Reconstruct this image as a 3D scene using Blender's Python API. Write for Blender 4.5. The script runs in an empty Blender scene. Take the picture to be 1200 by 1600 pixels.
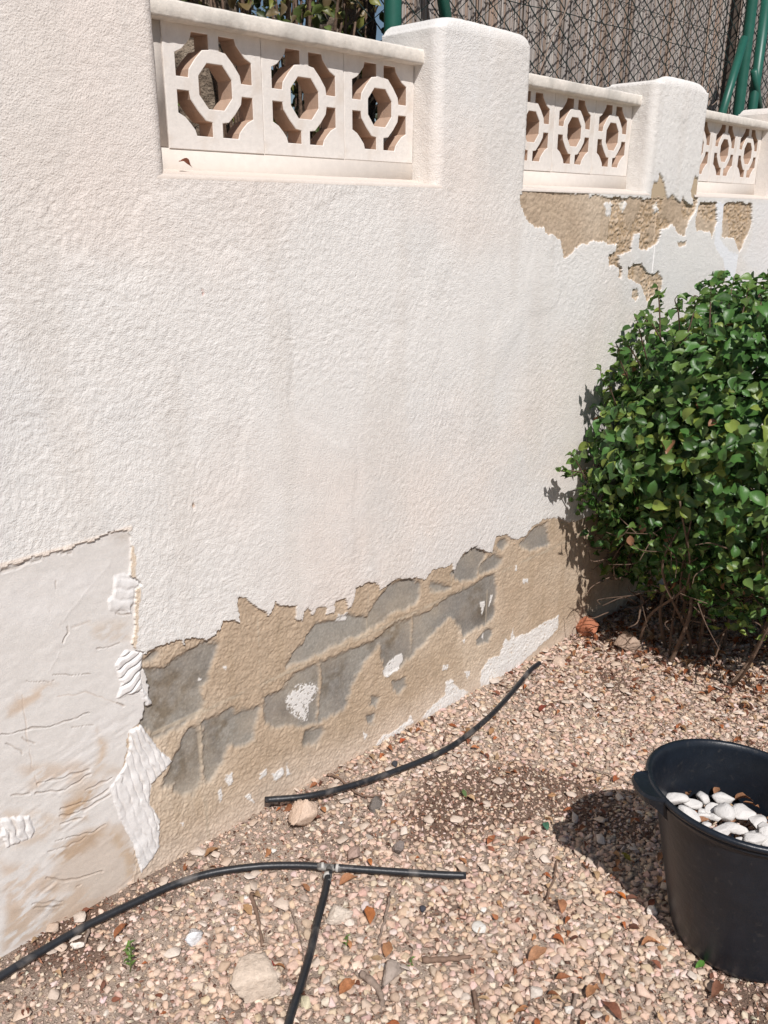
import bpy, math, random
import numpy as np
from mathutils import Vector, Matrix, Quaternion
random.seed(7)
rs = np.random.RandomState(11)
scene = bpy.context.scene
COL = scene.collection

# ------------------------------------------------------------------ camera
F, YAW, PITCH, ROLL = 1334.44, 0.803634, 0.335885, 0.003485      # focal length in photo pixels (1600 high)
EYE = np.array([0.0, -1.6505, 1.6071])
_f = np.array([math.sin(YAW)*math.cos(PITCH), math.cos(YAW)*math.cos(PITCH), -math.sin(PITCH)])
_r = np.array([math.cos(YAW), -math.sin(YAW), 0.0]); _u = np.cross(_r, _f)
RIGHT = math.cos(ROLL)*_r + math.sin(ROLL)*_u
UP = -math.sin(ROLL)*_r + math.cos(ROLL)*_u
cd = bpy.data.cameras.new('camera'); cam = bpy.data.objects.new('camera', cd); COL.objects.link(cam)
cd.sensor_fit = 'VERTICAL'; cd.sensor_height = 36.0; cd.sensor_width = 27.0
cd.lens = F/1600*36.0; cd.clip_start = 0.02; cd.clip_end = 500
cam.matrix_world = Matrix(((RIGHT[0], UP[0], -_f[0], EYE[0]), (RIGHT[1], UP[1], -_f[1], EYE[1]),
                           (RIGHT[2], UP[2], -_f[2], EYE[2]), (0, 0, 0, 1)))
scene.camera = cam

# ------------------------------------------------------------------ light
SUN_AZ, SUN_EL = math.radians(33), math.radians(49.5)
toward = Vector((-math.sin(SUN_AZ)*math.cos(SUN_EL), -math.cos(SUN_AZ)*math.cos(SUN_EL), math.sin(SUN_EL)))
world = bpy.data.worlds.new('World'); scene.world = world; world.use_nodes = True
wn = world.node_tree; bg = wn.nodes['Background']
sky = wn.nodes.new('ShaderNodeTexSky'); sky.sky_type = 'NISHITA'; sky.sun_disc = False
sky.sun_elevation = SUN_EL; sky.sun_rotation = math.atan2(toward.x, toward.y)
sky.dust_density = 0.6
wn.links.new(sky.outputs[0], bg.inputs[0]); bg.inputs[1].default_value = 0.052
sd = bpy.data.lights.new('sun', 'SUN'); sun = bpy.data.objects.new('sun', sd); COL.objects.link(sun)
sd.energy = 4.3; sd.angle = math.radians(0.53); sd.color = (1.0, 0.955, 0.925)
sun.rotation_euler = toward.to_track_quat('Z', 'Y').to_euler(); sun.location = (-3, -5, 7)
scene.view_settings.view_transform = 'Standard'; scene.view_settings.look = 'None'
scene.view_settings.exposure = 0.05; scene.view_settings.gamma = 1.0
scene.view_settings.use_curve_mapping = False

# ------------------------------------------------------------------ measuring helpers (photo point -> real point)
def ray(p):
    p = np.atleast_2d(np.array(p, float))
    return (p[:, :1]-600)/F*RIGHT - (p[:, 1:2]-800)/F*UP + _f
GA, GB = 0.042, -0.033                                           # the ground falls gently along the wall
def gz(x): return GA + GB*x
def gnd(p, up=0.0):
    d = ray(p); n = np.array([-GB, 0, 1.0])
    t = (GA+up-EYE@n)/(d@n); return EYE + d*t[:, None]
def wal(p, y=0.0):
    d = ray(p); t = (y-EYE[1])/d[:, 1]; return EYE + d*t[:, None]
def crop(pts, ox, oy, k): return [(ox+a/k, oy+b/k) for a, b in pts]

# ------------------------------------------------------------------ noise
def vn(x, y, s=0, z=None):
    def h(a, b, c):
        v = (a*374761393 + b*668265263 + c*1442695041 + s*69069+12345) & 0xffffffff
        v = ((v ^ (v >> 13))*1274126177) & 0xffffffff
        return ((v ^ (v >> 16)) & 0xffff)/65535.0
    xi = np.floor(x).astype(np.int64); yi = np.floor(y).astype(np.int64)
    fx = x-xi; fy = y-yi; fx = fx*fx*(3-2*fx); fy = fy*fy*(3-2*fy)
    def layer(c):
        a = h(xi, yi, c); b = h(xi+1, yi, c); d = h(xi, yi+1, c); e = h(xi+1, yi+1, c)
        return (a*(1-fx)+b*fx)*(1-fy) + (d*(1-fx)+e*fx)*fy
    if z is None: return layer(0)*2-1
    zi = np.floor(z).astype(np.int64); fz = z-zi; fz = fz*fz*(3-2*fz)
    return (layer(zi)*(1-fz)+layer(zi+1)*fz)*2-1
def fbm(x, y, o=4, s=0, z=None):
    t = 0; a = .5
    for i in range(o):
        t = t + a*vn(x, y, s+i*17, z); x = x*2.03+3.1; y = y*2.03+1.7; a *= .5
        if z is not None: z = z*2.03+.9
    return t
def sstep(a, b, x): t = np.clip((x-a)/(b-a), 0, 1); return t*t*(3-2*t)

def poly_sd(X, Z, poly, pad):
    """signed distance (negative inside) to a polygon, only inside its padded box"""
    P = np.array(poly); x0, z0 = P.min(0)-pad; x1, z1 = P.max(0)+pad
    m = (X > x0) & (X < x1) & (Z > z0) & (Z < z1)
    out = np.full(X.shape, 9.0); x = X[m]; z = Z[m]
    if x.size == 0: return out
    d = np.full(x.shape, 9.0); ins = np.zeros(x.shape, bool)
    for i in range(len(P)):
        a = P[i]; b = P[(i+1) % len(P)]; e = b-a; L = e@e+1e-12
        t = np.clip(((x-a[0])*e[0]+(z-a[1])*e[1])/L, 0, 1)
        d = np.minimum(d, np.hypot(x-a[0]-t*e[0], z-a[1]-t*e[1]))
        if abs(b[1]-a[1]) > 1e-9:
            c = ((a[1] > z) != (b[1] > z)) & (x < (b[0]-a[0])*(z-a[1])/(b[1]-a[1])+a[0]); ins ^= c
    out[m] = np.where(ins, -d, d); return out
def seg_d(X, Z, pts, pad):
    P = np.array(pts); x0, z0 = P.min(0)-pad; x1, z1 = P.max(0)+pad
    m = (X > x0) & (X < x1) & (Z > z0) & (Z < z1); out = np.full(X.shape, 9.0); x = X[m]; z = Z[m]
    if x.size == 0: return out
    d = np.full(x.shape, 9.0)
    for i in range(len(P)-1):
        a = P[i]; b = P[i+1]; e = b-a; L = e@e+1e-12
        t = np.clip(((x-a[0])*e[0]+(z-a[1])*e[1])/L, 0, 1)
        d = np.minimum(d, np.hypot(x-a[0]-t*e[0], z-a[1]-t*e[1]))
    out[m] = d; return out

# ------------------------------------------------------------------ mesh helpers
def mesh_np(name, V, Fc, mats=(), smooth=False, col=None, attrs=None, uniform=True):
    """V (n,3); Fc (m,k) int array, or a list of faces"""
    me = bpy.data.meshes.new(name)
    if isinstance(Fc, np.ndarray):
        n, k = Fc.shape
        me.vertices.add(len(V)); me.vertices.foreach_set('co', np.asarray(V, np.float32).ravel())
        me.loops.add(n*k); me.loops.foreach_set('vertex_index', Fc.astype(np.int32).ravel())
        me.polygons.add(n); me.polygons.foreach_set('loop_start', (np.arange(n)*k).astype(np.int32))
        me.update(calc_edges=True)
    else:
        me.from_pydata([tuple(v) for v in V], [], [tuple(f) for f in Fc]); me.update()
    if smooth: me.polygons.foreach_set('use_smooth', np.ones(len(me.polygons), bool))
    if col is not None:
        a = me.color_attributes.new('col', 'FLOAT_COLOR', 'POINT')
        c = np.ones((len(V), 4), np.float32); c[:, :3] = col; a.data.foreach_set('color', c.ravel())
    for k_, v_ in (attrs or {}).items():
        a = me.attributes.new(k_, 'FLOAT', 'POINT'); a.data.foreach_set('value', np.asarray(v_, np.float32))
    for m in mats: me.materials.append(m)
    me.validate(verbose=False)
    return me
def link(name, me, parent=None, **kw):
    o = bpy.data.objects.new(name, me); COL.objects.link(o)
    if parent: o.parent = parent
    for k, v in kw.items(): o[k] = v
    return o
def thing(name, label, cat, loc=(0, 0, 0), group=None):
    o = bpy.data.objects.new(name, None); COL.objects.link(o); o.location = loc
    o['label'] = label; o['category'] = cat; o.empty_display_size = .05
    if group: o['group'] = group
    bpy.context.view_layer.update() if False else None
    return o
def part(name, me, root, at_root=True, label=None):
    """geometry given in world coordinates; moved into the root's own frame"""
    if root.type == 'EMPTY' or True:
        off = Vector((0, 0, 0)); r = root
        while r is not None: off += Vector(r.location); r = r.parent
        me.transform(Matrix.Translation(-off))
    o = bpy.data.objects.new(name, me); COL.objects.link(o); o.parent = root
    if label: o['label'] = label
    return o
def single(name, me, label, cat, group=None, kind=None, origin=None):
    if origin is None:
        co = np.empty(len(me.vertices)*3, np.float32); me.vertices.foreach_get('co', co); co = co.reshape(-1, 3)
        origin = ((co[:, 0].min()+co[:, 0].max())/2, (co[:, 1].min()+co[:, 1].max())/2, co[:, 2].min())
    me.transform(Matrix.Translation(-Vector([float(q) for q in origin])))
    o = bpy.data.objects.new(name, me); COL.objects.link(o); o.location = [float(q) for q in origin]
    if label: o['label'] = label
    if cat: o['category'] = cat
    if group: o['group'] = group
    if kind: o['kind'] = kind
    return o
def join(parts):
    """[(V,F),...] with F uniform arrays -> one (V,F)"""
    Vs = []; Fs = []; n = 0
    for V, Fc in parts: Vs.append(np.asarray(V, float)); Fs.append(np.asarray(Fc)+n); n += len(V)
    return np.vstack(Vs), np.vstack(Fs)
def tube(pts, rad, n=8, cap=True):
    P = np.array(pts, float); m = len(P); rad = np.broadcast_to(np.array(rad, float), (m,))
    T = np.gradient(P, axis=0); T /= np.linalg.norm(T, axis=1)[:, None]+1e-12
    a = np.array([0, 0, 1.0]) if abs(T[0][2]) < .9 else np.array([1.0, 0, 0])
    V = []; N = np.cross(T[0], a); N /= np.linalg.norm(N)
    for i in range(m):
        N = N - (N@T[i])*T[i]; N /= np.linalg.norm(N)+1e-12; B = np.cross(T[i], N)
        for k in range(n):
            t = 2*math.pi*k/n; V.append(P[i]+rad[i]*(math.cos(t)*N+math.sin(t)*B))
    Fc = [[i*n+k, i*n+(k+1) % n, (i+1)*n+(k+1) % n, (i+1)*n+k] for i in range(m-1) for k in range(n)]
    if cap:
        V.append(P[0]); V.append(P[-1]); c0 = m*n; c1 = c0+1
        Fc += [[c0, (k+1) % n, k, c0] if False else [c0, (k+1) % n, k, k] for k in range(0)]
        V = V[:-2]; V += [P[0]]*1 + [P[-1]]*1
        for k in range(0, n, 2):
            Fc.append([c0, (k+2) % n, (k+1) % n, k]); b = (m-1)*n
            Fc.append([c1, b+k, b+(k+1) % n, b+(k+2) % n])
    return np.array(V), np.array(Fc)
def box(x0, x1, y0, y1, z0, z1):
    V = [(x, y, z) for z in (z0, z1) for y in (y0, y1) for x in (x0, x1)]
    return np.array(V, float), np.array([[0, 2, 3, 1], [4, 5, 7, 6], [0, 1, 5, 4], [2, 6, 7, 3], [0, 4, 6, 2], [1, 3, 7, 5]])
def grid_faces(nu, nv):
    i = np.arange(nu*nv).reshape(nv, nu)
    return np.stack([i[:-1, :-1], i[:-1, 1:], i[1:, 1:], i[1:, :-1]], -1).reshape(-1, 4)
def spline(P, n):
    P = np.array(P, float); Q = np.vstack([2*P[0]-P[1], P, 2*P[-1]-P[-2]]); out = []
    for i in range(len(P)-1):
        a, b, c, d = Q[i:i+4]
        for t in np.linspace(0, 1, n, endpoint=False):
            out.append(.5*((2*b)+(-a+c)*t+(2*a-5*b+4*c-d)*t*t+(-a+3*b-3*c+d)*t**3))
    out.append(P[-1]); return np.array(out)

# ------------------------------------------------------------------ materials
def material(name, base=(.5, .5, .5), rough=.8, attr=None, var=0.15, vscale=60, bumps=(), spec=.3, var_col=None,
             bump_attr=None, subsurf=0, second=None, trans=0):
    m = bpy.data.materials.new(name); m.use_nodes = True; nt = m.node_tree; N = nt.nodes; L = nt.links
    p = N['Principled BSDF']; p.inputs['Roughness'].default_value = rough
    p.inputs['Specular IOR Level'].default_value = spec
    tc = N.new('ShaderNodeTexCoord')
    if attr:
        a = N.new('ShaderNodeAttribute'); a.attribute_name = attr; src = a.outputs['Color']
    else:
        a = N.new('ShaderNodeRGB'); a.outputs[0].default_value = (*base, 1); src = a.outputs[0]
    nz = N.new('ShaderNodeTexNoise'); nz.inputs['Scale'].default_value = vscale; nz.inputs['Detail'].default_value = 6
    nz.inputs['Roughness'].default_value = .65
    L.new(tc.outputs['Object'], nz.inputs['Vector'])
    mr = N.new('ShaderNodeMapRange'); mr.inputs[1].default_value = .3; mr.inputs[2].default_value = .7
    mr.inputs[3].default_value = 1-var; mr.inputs[4].default_value = 1+var*.7; L.new(nz.outputs['Fac'], mr.inputs[0])
    mx = N.new('ShaderNodeVectorMath'); mx.operation = 'SCALE'; L.new(src, mx.inputs[0]); L.new(mr.outputs[0], mx.inputs['Scale'])
    out = mx.outputs[0]
    if second:                                       # blotches of a second colour: (colour, scale, lo, hi)
        c2, sc, lo, hi = second
        n2 = N.new('ShaderNodeTexNoise'); n2.inputs['Scale'].default_value = sc; n2.inputs['Detail'].default_value = 8
        n2.inputs['Distortion'].default_value = .4
        L.new(tc.outputs['Object'], n2.inputs['Vector'])
        m2 = N.new('ShaderNodeMapRange'); m2.inputs[1].default_value = lo; m2.inputs[2].default_value = hi; L.new(n2.outputs['Fac'], m2.inputs[0])
        mm = N.new('ShaderNodeMix'); mm.data_type = 'RGBA'; L.new(m2.outputs[0], mm.inputs[0]); L.new(out, mm.inputs[6])
        mm.inputs[7].default_value = (*c2, 1); out = mm.outputs[2]
    L.new(out, p.inputs['Base Color'])
    prev = None
    for (kind, sc, dist, distort) in bumps:
        if kind == 'noise':
            t = N.new('ShaderNodeTexNoise'); t.inputs['Scale'].default_value = sc; t.inputs['Detail'].default_value = 4
            t.inputs['Roughness'].default_value = .55; t.inputs['Distortion'].default_value = distort; h = t.outputs['Fac']
        elif kind == 'voro':
            t = N.new('ShaderNodeTexVoronoi'); t.inputs['Scale'].default_value = sc; h = t.outputs['Distance']
        L.new(tc.outputs['Object'], t.inputs['Vector'])
        b = N.new('ShaderNodeBump'); b.inputs['Strength'].default_value = 1
        if bump_attr:
            at = N.new('ShaderNodeAttribute'); at.attribute_name = bump_attr
            ml = N.new('ShaderNodeMath'); ml.operation = 'MULTIPLY'; ml.inputs[1].default_value = dist
            L.new(at.outputs['Fac'], ml.inputs[0]); L.new(ml.outputs[0], b.inputs['Distance'])
        else: b.inputs['Distance'].default_value = dist
        L.new(h, b.inputs['Height'])
        if prev is not None: L.new(prev, b.inputs['Normal'])
        prev = b.outputs[0]
    if prev is not None: L.new(prev, p.inputs['Normal'])
    if trans: 
        tr = N.new('ShaderNodeBsdfTranslucent'); L.new(out, tr.inputs['Color'])
        ms = N.new('ShaderNodeMixShader'); ms.inputs[0].default_value = trans
        L.new(p.outputs[0], ms.inputs[1]); L.new(tr.outputs[0], ms.inputs[2]); L.new(ms.outputs[0], N['Material Output'].inputs[0])
    return m
def wall_material():
    m = material('painted_render', attr='col', rough=.92, var=.05, vscale=220, spec=.12)
    nt = m.node_tree; N = nt.nodes; L = nt.links; p = N['Principled BSDF']
    tc = N.new('ShaderNodeTexCoord')
    w = N.new('ShaderNodeTexNoise'); w.inputs['Scale'].default_value = 5.5; w.inputs['Detail'].default_value = 1; L.new(tc.outputs['Object'], w.inputs['Vector'])
    sc = N.new('ShaderNodeVectorMath'); sc.operation = 'SCALE'; sc.inputs['Scale'].default_value = .07; L.new(w.outputs['Color'], sc.inputs[0])
    ad = N.new('ShaderNodeVectorMath'); ad.operation = 'ADD'; L.new(tc.outputs['Object'], ad.inputs[0]); L.new(sc.outputs[0], ad.inputs[1])
    hs = []
    for k, (rot, scl) in enumerate([((0, .5, 0), (130, 140, 230)), ((0, -.35, 0), (220, 140, 140)), ((0, 0, 0), (250, 250, 250))]):
        mp = N.new('ShaderNodeMapping'); mp.inputs['Rotation'].default_value = rot; mp.inputs['Scale'].default_value = scl; L.new(ad.outputs[0], mp.inputs[0])
        n = N.new('ShaderNodeTexNoise'); n.inputs['Scale'].default_value = 1; n.inputs['Detail'].default_value = 2.5; n.inputs['Roughness'].default_value = .5; L.new(mp.outputs[0], n.inputs['Vector']); hs.append(n.outputs['Fac'])
    z = N.new('ShaderNodeTexNoise'); z.inputs['Scale'].default_value = 3.2; z.inputs['Detail'].default_value = 2; L.new(tc.outputs['Object'], z.inputs['Vector'])
    def mr(a, b, src, c=0, d=1):
        q = N.new('ShaderNodeMapRange'); q.inputs[1].default_value = a; q.inputs[2].default_value = b; q.inputs[3].default_value = c; q.inputs[4].default_value = d; L.new(src, q.inputs[0]); return q.outputs[0]
    def mix(f, a, b):
        q = N.new('ShaderNodeMix'); q.data_type = 'FLOAT'
        if isinstance(f, float): q.inputs[0].default_value = f
        else: L.new(f, q.inputs[0])
        L.new(a, q.inputs[2]); L.new(b, q.inputs[3]); return q.outputs[0]
    h = mix(mr(.42, .58, z.outputs['Fac']), hs[0], hs[1]); h = mix(.62, h, hs[2])
    at = N.new('ShaderNodeAttribute'); at.attribute_name = 'bmp'
    b1 = N.new('ShaderNodeBump'); ml = N.new('ShaderNodeMath'); ml.operation = 'MULTIPLY'; ml.inputs[1].default_value = .0029
    L.new(at.outputs['Fac'], ml.inputs[0]); L.new(ml.outputs[0], b1.inputs['Distance']); L.new(h, b1.inputs['Height'])
    f = N.new('ShaderNodeTexNoise'); f.inputs['Scale'].default_value = 520; f.inputs['Detail'].default_value = 3; L.new(tc.outputs['Object'], f.inputs['Vector'])
    b2 = N.new('ShaderNodeBump'); b2.inputs['Distance'].default_value = .0007; L.new(f.outputs['Fac'], b2.inputs['Height']); L.new(b1.outputs[0], b2.inputs['Normal'])
    L.new(b2.outputs[0], p.inputs['Normal']); return m
M_wall = wall_material()
M_cast = material('cast_concrete', (.68, .62, .56), rough=.85, var=.06, vscale=45, spec=.2,
                  bumps=(('noise', 90, .0006, 0), ('noise', 500, .0003, 0)), second=((.68, .62, .55), 5, .55, .8))
M_cope = material('weathered_coping', (.72, .67, .60), rough=.9, var=.12, vscale=80, spec=.2,
                  bumps=(('noise', 120, .0009, .2), ('noise', 420, .0006, 0)), second=((.52, .49, .44), 11, .5, .72))
M_block = material('painted_cast_block', (.78, .735, .685), rough=.85, var=.07, vscale=60, spec=.15, bumps=(('noise', 110, .0008, .2), ('noise', 480, .0004, 0)), second=((.70, .63, .56), 14, .52, .75))
M_raw = material('raw_cast_concrete', (.50, .355, .265), rough=.9, var=.1, vscale=60, spec=.15, bumps=(('noise', 200, .0008, 0),))
M_core = material('wall_core', (.5, .45, .38), rough=.9, bumps=(('noise', 150, .002, 0),))

# ================================================================== THE GARDEN WALL
wall = thing('garden_wall', 'white stucco garden wall with pierced concrete panels and render peeling off along its foot', 'wall', (2.0, 0.1, 0.0))
C3 = lambda L: [tuple(q[[0, 2]]) for q in wal(crop(L, 0, 800, 2.2857))]     # left patch close-up
C4 = lambda L: [tuple(q[[0, 2]]) for q in wal(crop(L, 200, 780, 1.7143))]
C2 = lambda L: [tuple(q[[0, 2]]) for q in wal(crop(L, 680, 0, 2.3077))]
CA = lambda L: [tuple(q[[0, 2]]) for q in wal(crop(L, 200, 980, 4.0))]
CB = lambda L: [tuple(q[[0, 2]]) for q in wal(crop(L, 420, 820, 2.7273))]
PX = lambda L: [tuple(q[[0, 2]]) for q in wal(L)]

low_edge = [(40,415),(75,395),(110,380),(140,370),(145,392),(152,368),(205,372),(240,345),(245,320),(290,322),(292,262),(308,258),(345,290),
 (370,308),(392,262),(400,280),(445,285),(443,325),(460,325),(465,300),(480,290),(490,315),(505,290),(530,290),(528,310),(550,300),(552,270),
 (575,262),(585,290),(600,275),(605,235),(640,220),(668,225),(670,240),(700,220),(715,210),(760,210),(790,215),(815,185),(850,175),(865,168),
 (870,195),(880,165),(895,140),(930,122),(955,140),(970,145),(985,100),(1010,92),(1030,105),(1060,100),(1080,75),(1110,52),(1135,45),(1180,60),(1240,40)]
E_low = C4([(-60, 440), (10, 420)]+low_edge)
R_low = E_low + [(3.6, E_low[-1][1]-.02), (3.6, -.4), (.3, -.4), (.3, E_low[0][1])]
R_p1 = C2([(300,700),(320,683),(370,683),(450,698),(545,698),(550,720),(570,703),(605,718),(640,712),(770,716),(780,655),(795,660),(800,625),
 (820,660),(830,715),(850,700),(880,730),(885,705),(905,740),(925,740),(915,690),(930,635),(940,640),(945,690),(930,760),(910,800),(895,850),
 (870,845),(850,810),(810,830),(800,870),(760,905),(730,895),(735,835),(712,840),(705,870),(700,905),(655,925),(660,965),(620,960),(620,920),(645,910),
 (650,885),(620,885),(600,870),(560,865),(545,880),(520,880),(500,895),(480,925),(460,930),(450,870),(395,840),(385,820),(350,820),(320,790),(300,740)])
R_p1b = C2([(945,730),(1010,728),(1010,800),(990,860),(985,835),(935,830),(930,790)])
R_p1c = C2([(1035,740),(1060,730),(1135,735),(1135,800),(1110,870),(1090,910),(1070,860),(1030,860),(1030,800)])
R_p2 = C2([(690,960),(740,950),(760,980),(780,990),(800,975),(815,1000),(810,1040),(790,1060),(760,1085),(745,1060),(735,1030),(690,1000)])
R_p2b = C2([(705,1040),(720,1045),(725,1070),(715,1085),(702,1070)])
R_p2c = C2([(655,960),(668,962),(664,1005),(656,1000)])
R_p2d = C2([(868,878),(900,872),(896,886),(872,892)])
R_scratch = C2([(0, 395), (16, 400), (14, 424), (2, 420)])
R_patch = [(.2, PX([(0, 888)])[0][1]-.0)] + PX([(0, 884), (100, 857), (200, 826)]) + C3([(467,75),(470,100),(463,140),(464,170),(460,215),(470,240),(475,320),(470,370),(475,400),(470,460),
 (490,500),(500,560),(520,640),(500,750),(455,790),(450,850),(420,930),(385,980),(420,1080),(470,1180),(485,1260),(470,1320),(420,1390),(330,1440)]) + [(.95, -.4), (.2, -.4)]
S1 = C3([(402,225),(440,215),(475,235),(500,255),(478,270),(476,320),(462,330),(470,372),(440,350),(380,350),(380,310),(395,300)])
S2 = C3([(440,488),(510,495),(498,560),(500,610),(540,680),(520,690),(490,640),(410,665),(425,610),(403,540)])
S3 = C3([(455,775),(500,758),(560,840),(612,888),(570,932),(535,970),(530,1040),(568,1095),(565,1195),(530,1250),(500,1285),(470,1180),(420,1090),(385,980),(440,900),(455,840)])
S4 = C3([(0,1090),(40,1085),(100,1080),(125,1130),(110,1160),(60,1180),(20,1195),(0,1150)])
GREY = [CA([(90,250),(240,250),(330,190),(460,110),(540,90),(560,110),(530,200),(500,260),(500,320),(450,370),(455,500),(430,540),(150,690),(95,620),(80,560),(80,330)]),
 CA([(100,180),(160,140),(175,150),(160,185),(95,205)]),
 CA([(390,620),(428,615),(452,760),(466,960),(400,1030),(340,1035),(290,1010),(280,980),(215,980),(270,850),(330,720)]),
 CA([(458,590),(560,550),(650,505),(680,540),(740,520),(800,500),(790,600),(760,700),(660,745),(640,725),(610,760),(600,830),(560,900),(520,950),(484,955),(468,760)]),
 CB([(-30,740),(0,725),(60,710),(110,640),(205,588),(210,830),(150,850),(80,855),(20,865),(-20,840)]),
 CB([(217,583),(300,555),(400,515),(480,460),(490,480),(430,560),(400,600),(340,700),(320,780),(220,828)]),
 CB([(75,600),(90,560),(160,480),(200,420),(290,410),(330,385),(420,385),(440,340),(480,290),(520,245),(600,225),(640,250),(640,300),(620,335),(500,395),(400,455),(200,555)]),
 CB([(480,455),(600,405),(603,560),(560,600),(490,640),(480,560)]),
 CB([(608,400),(700,350),(860,255),(960,210),(970,280),(955,380),(930,420),(830,470),(800,420),(760,390),(720,440),(640,520),(608,555)]),
 CB([(690,270),(700,245),(775,262),(720,285)]),
 CB([(780,200),(800,150),(880,90),(920,130),(890,180),(880,220),(820,240)]),
 CB([(900,160),(960,120),(990,150),(960,185),(890,210)]),
 CB([(160,880),(220,850),(235,870),(200,930),(155,935)]), CB([(525,660),(575,655),(580,690),(550,715),(525,700)]),
 CB([(880,500),(920,450),(945,460),(930,500),(880,520)]), CB([(438,735),(460,742),(450,775),(436,765)]), CB([(415,812),(445,808),(448,838),(420,840)]),
 CB([(1070,80),(1130,15),(1180,0),(1190,80),(1110,110)]), CB([(970,90),(1000,62),(1010,82),(990,110)])]
WHITE = [CB([(100,700),(130,680),(205,665),(215,700),(200,740),(175,760),(165,830),(150,840),(90,800),(65,755)]),
 CB([(480,620),(540,560),(575,540),(580,570),(560,610),(500,650)]),
 CB([(900,690),(905,620),(930,570),(950,560),(980,550),(1000,480),(1020,495),(1035,440),(1040,480),(1110,450),(1150,425),(1190,405),(1230,380),(1230,440),(1190,485),(1100,560),(1040,630),(940,690)]),
 CB([(640,832),(670,790),(700,760),(745,720),(750,660),(770,655),(790,685),(845,715),(800,755),(740,785),(680,815)]),
 CB([(440,945),(480,895),(540,870),(590,830),(600,810),(610,840),(560,885),(500,920),(460,950)]),
 CB([(730,620),(735,590),(760,590),(755,612)]), CB([(825,625),(850,622),(840,658)]), CB([(395,878),(415,890),(405,916)]),
 CB([(898,335),(915,330),(916,350),(905,390),(898,365)]), CB([(940,300),(950,300),(940,350),(932,355)]), CB([(1045,170),(1055,168),(1050,195),(1043,192)]),
 CB([(1075,230),(1095,235),(1100,250),(1078,250)]), CB([(820,485),(830,485),(826,505)]), CB([(905,480),(912,468),(914,485)]),
 CA([(600,920),(640,900),(645,960),(620,985),(595,955)]), CA([(548,1030),(572,1000),(578,1060),(560,1090)]), CA([(715,1050),(770,1018),(765,1050),(785,1100),(740,1065)]),
 CA([(825,905),(860,875),(860,920),(825,945)]), CA([(890,905),(930,890),(965,870),(965,920),(920,950)]), CA([(985,885),(990,840),(1000,880),(1015,910),(990,925)]),
 CA([(438,312),(458,312),(458,330),(440,330)]), CA([(588,245),(612,240),(610,260)]), CA([(310,1215),(335,1215),(325,1238)]),
 C4([(450,312),(465,318),(462,330)]), C4([(552,325),(560,305),(585,300),(580,325)]),
 C2([(600,740),(635,725),(632,790),(615,780)]), C2([(660,735),(680,722),(690,740),(675,770)]), C2([(715,840),(735,838),(728,880),(706,900)]), C2([(782,740),(796,735),(796,765),(785,775)]), C2([(795,760),(800,750),(806,775)])]
BLUEWHITE = C2([(1008,725),(1038,735),(1022,860),(1050,900),(1085,920),(1072,1000),(1060,1040),(1045,1010),(1030,930),(1000,880)])

def relief(x, z):
    """swirled trowel relief of the stucco, metres (outwards)"""
    wx = fbm(x*5, z*5, 2, 3); wz = fbm(x*5+9, z*5+4, 2, 5)
    a = x+.022*wx; b = z+.022*wz
    k = vn(x*3.1, z*3.1, 8)
    r1 = vn(a*80+b*18, b*165-a*30, 21); r2 = vn(a*160-b*60, b*85+a*30, 22); r3 = vn(a*130+b*40, b*130-a*40, 23)
    w = sstep(-.25, .25, k)
    r = (r1*(1-w)+r2*w)*.6+r3*.65
    band = .0009*np.abs((((z+.004*fbm(x*3, z*3, 2, 35))/.2) % 1)-.5)
    r3 = r3*.6+.5*vn(a*230, b*230, 24); amp = .35+.9*sstep(-.3, .35, fbm(x*2.1+4, z*2.1, 3, 33)+.2*sstep(1.2, 1.9, z))
    return band+.00075*r*amp + .0022*fbm(x*1.6, z*1.6, 3, 31)+.0016*sstep(.2, .3, fbm(x*3.3, z*2.2+3, 3, 34))

def stucco_colour(x, z):
    base = np.stack([np.full(x.shape, .79), np.full(x.shape, .768), np.full(x.shape, .733)], -1)
    t = sstep(-.15, .45, fbm(x*1.1+5, z*1.6, 4, 41))[..., None]
    base = base*(1-t) + np.array([.785, .718, .66])*t                 # faint pinkish bloom
    g = sstep(.1, .5, fbm(x*2.3, z*2.0+7, 4, 43))[..., None]*.5
    base = base*(1-g) + np.array([.72, .715, .70])*g
    f = 1+.04*vn(x*90, z*90, 44)+.03*fbm(x*14, z*14, 3, 45)-.022*sstep(.08, .0, np.abs(((z/.2) % 1)-.5))*sstep(-.2, .3, fbm(x*2, z*2, 2, 46))
    st = sstep(.15, .45, fbm(x*9, z*1.1, 3, 47))[..., None]*.35; base = base*(1-st)+np.array([.70, .66, .61])*st
    return base*f[..., None]

xs = np.concatenate([np.arange(-1.5, .4, .03), np.arange(.4, 1.06, .0019), np.arange(1.06, 2.3, .0028), np.arange(2.3, 3.2, .004), np.arange(3.2, 4.7, .0055), np.arange(4.7, 6.5, .04)])
zs = np.concatenate([[-.4, -.25], np.arange(-.16, .0, .006), np.arange(.0, .75, .0023), np.arange(.75, 1.3, .0036), np.arange(1.3, 1.672, .0034), [1.6745]])
X, Z = np.meshgrid(xs, zs)
jx = X + .006*fbm(X*38, Z*38, 3, 61) + .0032*vn(X*150, Z*150, 62)+.012*fbm(X*9, Z*9, 2, 59)
jz = Z + .007*fbm(X*38+4, Z*38+8, 3, 63) + .0032*vn(X*150, Z*150, 64)+.008*fbm(X*11+3, Z*11, 2, 60)
lo = poly_sd(jx, jz, R_low, .1); pa = poly_sd(jx, jz, R_patch, .1)
up = np.minimum.reduce([poly_sd(jx, jz, p, .1) for p in (R_p1, R_p1b, R_p1c)])
sm = np.minimum.reduce([poly_sd(jx, jz, p, .1) for p in (R_p2, R_p2b, R_p2c, R_p2d)])
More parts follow.
